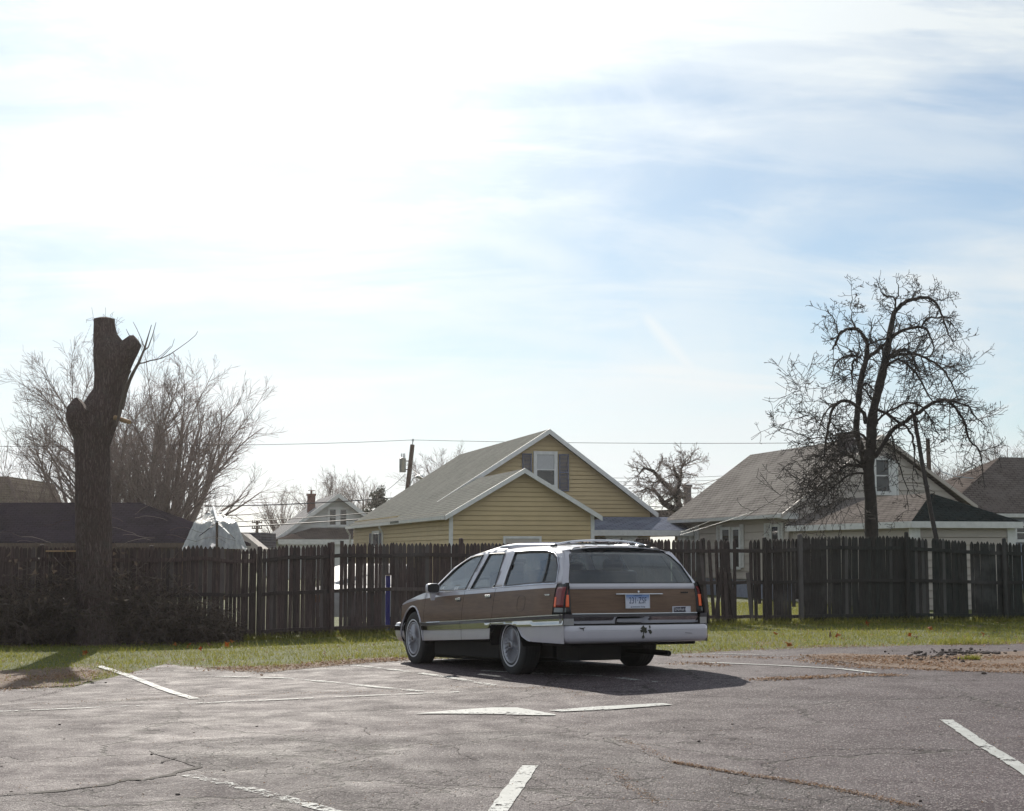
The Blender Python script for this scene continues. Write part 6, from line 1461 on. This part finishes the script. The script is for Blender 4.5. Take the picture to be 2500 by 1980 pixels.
    def inpoly(q, p):
        c_ = False
        for a, d in zip(p, p[1:] + p[:1]):
            if (a[1] > q[1]) != (d[1] > q[1]) and q[0] < (d[0] - a[0]) * (q[1] - a[1]) / (d[1] - a[1]) + a[0]: c_ = not c_
        return c_
    def cut_panel(out, holes, sides, off, b, m=0):
        loops = [dens(out)] + [dens(h) for h in holes]; vs, es = [], []
        for L_ in loops:
            i0 = len(vs); vs += [Vector(p) for p in L_]; es += [(i0 + i, i0 + (i + 1) % len(L_)) for i in range(len(L_))]
        s0, s1 = min(p[0] for p in out), max(p[0] for p in out); x = s0
        while x < s1:
            y = .95
            while y < 1.5:
                if inpoly((x, y), out) and not any(inpoly((x, y), h) for h in holes): vs.append(Vector((x, y)))
                y += .07
            x += .08
        v, e, fc, *_ = delaunay_2d_cdt(vs, es, [], 0, 1e-6)
        for sg in sides:
            i0 = len(b.v); b.v += [(sg * (W(q.x, q.y) + off), q.x, q.y) for q in v]
            for tr_ in fc:
                c_ = (sum(v[i].x for i in tr_) / 3, sum(v[i].y for i in tr_) / 3)
                if inpoly(c_, loops[0]) and not any(inpoly(c_, h) for h in loops[1:]): b.f.append(tuple(i0 + i for i in (tr_ if sg < 0 else tr_[::-1]))); b.m.append(m)
    b = MB(); cut_panel(outl, [fg, rg, qg], (-1, 1), 0, b); b.build('window_pillars', white, t, smooth=True, sharp=0, thick=.03, offset=1)
    for nm, gl in (('front_side_window', fg), ('rear_side_window', rg), ('quarter_window', qg)):
        for sg in (-1, 1):
            b = MB(); cut_panel(gl, [], (sg,), -.012, b); o_ = b.build(nm, sideg, t, smooth=True, sharp=0)
            b = MB(); lp = dens(gl, .05); lp = lp + lp[:1]; b.tube([(sg * (W(*p) - .001), *p) for p in lp], .010, 5, caps=False); b.build('window_seal', black if nm != 'quarter_window' else trimb, o_)
            if nm == 'quarter_window':
                b = MB(); out2 = [(p[0] + (.016 if p[0] > -.4 else -.016), p[1] + (.012 if p[1] > 1.2 else -.014)) for p in gl]; lp = dens(out2, .05); b.tube([(sg * (W(*p) + .004), *p) for p in lp + lp[:1]], .007, 5, caps=False); b.build('window_trim', chromes, o_)
                b = MB(); b.tube([(sg * (W(s, z) - .004), s, z) for s, z in ((-.685, 1.412), (-.75, 1.30), (-.80, 1.18), (-.825, 1.062))], .010, 5); b.build('window_divider', black, o_)
    b = MB()       # bright belt trim under the side windows
    for sg in (-1, 1): b.tube([(sg * (W(s, zz('belt', s)) + .004), s, zz('belt', s) - .002) for s in [-1.10 + .1 * k for k in range(34)]], .006, 5)
    b.build('belt_trim', chromes, t)
    # roof, windscreen
    b = MB(); G = []
    Rs = [1.50, 1.40, 1.27, 1.1, .9, .6, .3, 0, -.3, -.5, -.7, -.8, -.9, -.975]
    for i, s in enumerate(Rs):
        zt = zz('zt', s); w = W(s, zt); cr = .052 * (1 if s > -.5 else 1 - .1 * (-.5 - s)); ex = .06 if i == 0 else (-.0 if i < len(Rs) - 1 else .0)
        G.append([(x * w, s + (.07 * (1 - x * x) if s > 1.2 else 0) * ((s - 1.2) / .3 if s > 1.2 else 0) + (.03 * (1 - x * x) * (s + .7) / .275 * 0 if s < -.7 else 0), zt + cr * (1 - abs(x) ** 2.6)) for x in (math.sin(math.pi / 2 * k / 12) for k in range(-12, 13))])
    # tuck the last row onto the head of the tailgate glass
    G.append([(x * .66, SB(x * .66, 1.468) + .004, 1.418 + .052 * (1 - abs(x) ** 2.2)) for x in (math.sin(math.pi / 2 * k / 12) for k in range(-12, 13))])
    b.grid(G); b.build('roof', white, t, smooth=True, sharp=0)
    b = MB(); G = []
    for i in range(9):
        f_ = i / 8; s = 2.30 + (1.50 - 2.30) * f_; zt = interp([(1.5, 1.44), (1.87, 1.31), (2.15, 1.12), (2.33, 1.01)], s); w = W(s, zt) - .012
        G.append([(x * w, s + (.22 - .15 * f_) * (1 - x * x), zt + .05 * (1 - x * x) * f_) for x in (k / 8 for k in range(-8, 9))])
    b.grid(G); b.build('windscreen', sideg, t, smooth=True)
    # rear window
    gw = [(1.052, .785), (1.10, .775), (1.25, .715), (1.36, .655), (1.42, .60), (1.45, .53), (1.466, .40)]
    def gx(z): return interp(gw, z)
    b = MB(); G = []
    for i in range(17): z = 1.052 + (1.466 - 1.052) * i / 16; G.append([(x * gx(z), SB(x * gx(z), z) + .004, z) for x in (k / 12 for k in range(-12, 13))])
    b.grid(G); rw = b.build('rear_window', rearg, t, smooth=True)
    for sg in (-1, 1):
        b = MB(); G = []
        for i in range(17): z = 1.045 + (1.42 - 1.045) * i / 16; w = W(-1.15, z); x0 = gx(z) - .004; G.append([(sg * (x0 + (w - x0) * k / 4), (SB(x0, z) - .004) * (1 - (k / 4) ** 2) + (interp([(1.045, -1.245), (1.15, -1.18), (1.25, -1.115), (1.34, -1.05), (1.405, -.975)], z)) * (k / 4) ** 2, z) for k in range(5)])
        b.grid(G); b.build('rear_pillar', white, t, smooth=True, sharp=0)
    b = MB(); loop = [(x / 10 * .785, 1.052) for x in range(-10, 11)] + [(w, z) for z, w in gw[1:]] + [(x / 10 * .40, 1.468) for x in range(9, -10, -1)] + [(-w, z) for z, w in gw[::-1]]
    b.tube([(x, SB(x, z) - .002, z) for x, z in loop], .008, 5, caps=False); b.build('window_seal', black, rw)
    # wiper, hinges
    b = MB(); w_ = lambda x, z, o=.012: (x, SB(x, z) - o, z)
    b.tube([w_(.36, 1.462, .02), w_(.2, 1.450, .02), w_(-.05, 1.447, .02), w_(-.28, 1.452, .02)], .008, 6); b.tube([w_(-.36, 1.447), w_(-.1, 1.438), w_(.12, 1.436), w_(.30, 1.440)], .009, 5)
    b.box(w_(-.02, 1.463, .012), (.42, .035, .022)); b.box(w_(.36, 1.468, .02), (.05, .05, .05)); b.build('rear_wiper', black, rw, bevel=.004)
    for x in (-.40, .54):
        b = MB(); b.rings([[w_(x + math.cos(a) * r_, 1.452 + math.sin(a) * r_ * .5, o) for a in (2 * math.pi * k / 10 for k in range(10))] for r_, o in ((.045, -.005), (.045, .015), (.03, .028))]); b.build('hinge', black, rw, smooth=True)
    # roof rack
    b = MB(); pts = []
    for k in range(17): x = -.60 + 1.20 * k / 16; pts.append((x, -.62 + .05 * (x / .6) ** 2, 1.500 + .052 * (1 - (abs(x) / .60) ** 3)))
    b.tube(pts, .013, 8)
    for sg in (-1, 1): b.tube([(sg * .60, -.58, 1.502), (sg * .615, -.3, 1.515), (sg * .62, .3, 1.535), (sg * .62, .75, 1.532), (sg * .62, .95, 1.50)], .012, 7)
    rk = b.build('roof_rack', chromes, t, smooth=True)
    for sg in (-1, 1):
        for s in (-.58, .9): b = MB(); b.box((sg * .612, s, 1.492), (.04, .10, .03)); b.build('rack_foot', black, rk, bevel=.005)
    for x in (-.42, -.25, -.08, .09, .26, .43): b = MB(); b.box((x, -.05, 1.462 + .052 * (1 - abs(x / .72) ** 2.6) + .010), (.028, 1.15, .010)); b.build('roof_slat', black, rk)
    b = MB(); G = []         # raised fairing over the front seats
    for i in range(9):
        s = 1.30 - .75 * i / 8; h = .050 * math.sin(math.pi * min(1, i / 5.2) / 2); G.append([(x * .66, s + .05 * (1 - x * x), zz('zt', s) + .052 * (1 - abs(x * .66 / .72) ** 2.6) + .002 + h * (1 - abs(x) ** 8)) for x in (k / 10 for k in range(-10, 11))])
    G.append([(x[0], x[1] - .02, x[2] - .05) for x in G[-1]]); b.grid(G); b.build('roof_fairing', white, t, smooth=True, sharp=35)
    # mirrors
    for sg in (-1, 1):
        b = MB(); c_ = Vector((sg * 1.06, 1.93, 1.045)); rows = []
        for dy, sc_ in ((.075, .35), (.055, .75), (.02, .97), (-.03, 1.0), (-.045, .96)): rows.append([c_ + Vector((math.copysign(abs(math.cos(a)) ** .55, math.cos(a)) * .088 * sc_, dy, math.copysign(abs(math.sin(a)) ** .55, math.sin(a)) * .064 * sc_)) for a in (2 * math.pi * k / 20 for k in range(20))])
        b.rings(rows[::-1]); b.extrude([c_ + Vector((-.04, 0, -.06)), c_ + Vector((.04, 0, -.06)), c_ + Vector((.02, 0, -.15)), c_ + Vector((-.02, 0, -.15))], (0, -.03, 0)); b.tube([c_ + Vector((-sg * .02, 0, -.05)), Vector((sg * .93, 2.06, .99))], .03, 6)
        mo = b.build('side_mirror', white, t, smooth=True, sharp=40); b = MB(); c2 = c_ + Vector((0, -.047, 0)); b.face([c2 + Vector((math.copysign(abs(math.cos(a)) ** .55, math.cos(a)) * .080, 0, math.copysign(abs(math.sin(a)) ** .55, math.sin(a)) * .056)) for a in (2 * math.pi * k / 20 for k in range(20))]); b.build('mirror_glass', black, mo, thick=.002)  # mirror face coloured black in place of a dark reflection
    # cabin
    b = MB(); b.bx((-.86, -1.22, .42), (.86, 2.35, .50)); b.bx((-.82, -1.24, .50), (.82, -.30, 1.02)); b.bx((-.80, 1.95, .5), (.80, 2.35, .99)); b.build('cabin_floor', dark, t)
    def seat(x0, x1, s, hr):
        b = MB(); b.bx((x0, s, .50), (x1, s + .48, .78)); r_ = rot3(0, rad(14)); b.box(((x0 + x1) / 2, s - .07, .95), (x1 - x0, .14, .56), r_); so2 = b.build('seat', cloth, t, bevel=.04, smooth=True)
        for x in hr: b = MB(); b.box((x, s - .13, 1.285), (.25, .09, .13), r_); b.build('headrest', cloth, so2, bevel=.03, smooth=True)
    seat(-.72, -.10, 1.0, (-.41,)); seat(.10, .72, 1.0, (.41,)); seat(-.74, .74, .02, (-.42, .42))
    b = MB(); b.tube([Vector((-.40 + .19 * math.cos(a), 1.70 + .05 * math.sin(a), .99 + .18 * math.sin(a))) for a in (2 * math.pi * k / 20 for k in range(21))], .014, 6, caps=False); b.tube([(-.40, 1.70, .99), (-.40, 1.98, .90)], .03, 8); b.build('steering_wheel', dark, t)
    b = MB(); b.box((0, 1.62, 1.385), (.24, .03, .06)); b.build('inner_mirror', dark, t, bevel=.01)
    # underside: tank, exhaust, axle; wide near-black boxes stand in for under-car shade
    b = MB(); b.bx((-.80, -1.30, .37), (.80, -.62, .42)); b.bx((-.62, .45, .15), (.62, 3.3, .40)); b.bx((-.84, .42, .20), (.84, 2.38, .40)); b.bx((-.6, -.5, .22), (.6, .45, .42)); b.tube([(.45, -1.30, .27), (.45, -.9, .28), (.3, 0, .30), (.25, 1.5, .28)], .035, 8); b.tube([(-.7, 0, .33), (.7, 0, .33)], .05, 8); b.bx((-.62, -1.15, .21), (-.08, -.62, .38)); b.build('underbody_and_shade', under, t, bevel=.015)
    # wheels: tyre, whitewall, finned cover
    ci = CR.inverted()
    for sg in (-1, 1):
        for s in (2.95, 0.0):
            xw = .79 if s > 1 else .775
            wp = CT + CR @ Vector((sg * xw, s, 0)); hub = ci @ (Vector((wp.x, wp.y, gz(wp.x, wp.y) + .338)) - CT); c_ = Vector((sg * xw, s, hub.z))
            def lathe(b, prof, n=40, m=0, cl=False):
                rows = [[c_ + Vector((sg * (o), math.cos(a) * r_, math.sin(a) * r_)) for a in (2 * math.pi * k / n for k in range(n))] for o, r_ in prof]; 
                if sg < 0: rows = [r_[::-1] for r_ in rows]
                b.rings(rows, True, cl, m)
            b = MB(); lathe(b, [(-.09, .20), (-.112, .26), (-.112, .315), (-.10, .338), (-.085, .347), (.085, .347), (.10, .338), (.113, .315), (.116, .27), (.112, .245), (.104, .212), (.09, .20)])
            for k in range(4): lathe(b, [(-.06 + .04 * k - .004, .3475), (-.06 + .04 * k, .352), (-.06 + .04 * k + .004, .3475)], 40)
            wh = thing('wheel', '', 'x', (0, 0, 0)); [wh.__delitem__(k) for k in ('label', 'category')]; wh.parent = t
            b.build('tyre', tyre, wh, smooth=True, sharp=30)
            b = MB(); lathe(b, [(.1165, .250), (.1185, .247), (.117, .232), (.114, .231)]); b.build('whitewall', ww, wh, smooth=True)
            b = MB(); lathe(b, [(.100, .213), (.116, .210), (.118, .203), (.108, .192), (.090, .186), (.078, .10), (.088, .055), (.095, .05)]); lathe(b, [(.095, .052), (.122, .045), (.130, .034), (.124, .028)])
            nf = 22
            for k in range(nf):
                a = 2 * math.pi * k / nf; rows = []
                for r_, o, wd in ((.052, .098, .006), (.10, .101, .010), (.15, .108, .015), (.188, .112, .012)):
                    a2 = a + (r_ - .05) * 1.4 * sg; e1 = Vector((0, math.cos(a2), math.sin(a2))); e2 = Vector((0, -math.sin(a2), math.cos(a2))); rows.append([c_ + e1 * r_ - e2 * wd + Vector((sg * (o - .028), 0, 0)), c_ + e1 * r_ - e2 * wd * .5 + Vector((sg * o, 0, 0)), c_ + e1 * r_ + e2 * wd + Vector((sg * (o - .028), 0, 0))])
                b.rings(rows, False, False)
            b.build('wheel_cover', alloy, wh, smooth=True, sharp=30)
            b = MB(); lathe(b, [(.12, .030), (.132, .026), (.134, .0)], 16); b.build('hub_cap', trimb, wh, smooth=True)
    return t

# ------------------------------------------------------------------ build it all
import os
ONLY = ''
build_ground(); build_lot(); station_wagon(); build_fence()
yellow_house(); pale_house(); far_right_house(); white_house(); left_buildings(); poles()
background_trees(); drooping_tree(); cut_tree(); tarp(); thicket(); odds(); blades(); litter()

def haze():  # added volume that lifts the blacks like veiling lens flare
    m = bpy.data.materials.new('flare_veil_volume'); m.use_nodes = True; t = NT(m.node_tree)
    v = t.new('ShaderNodeVolumePrincipled', Color=(1, .93, .90, 1), Density=.00024, Anisotropy=.74)
    o = t.new('ShaderNodeOutputMaterial'); t.t.links.new(v.outputs[0], o.inputs['Volume'])
    b = MB(); b.bx((-620, -70, -4), (620, 920, 26)); o = b.build('haze', m); stuff(o, 'thin haze volume added to imitate veiling lens flare', 'haze')
haze()
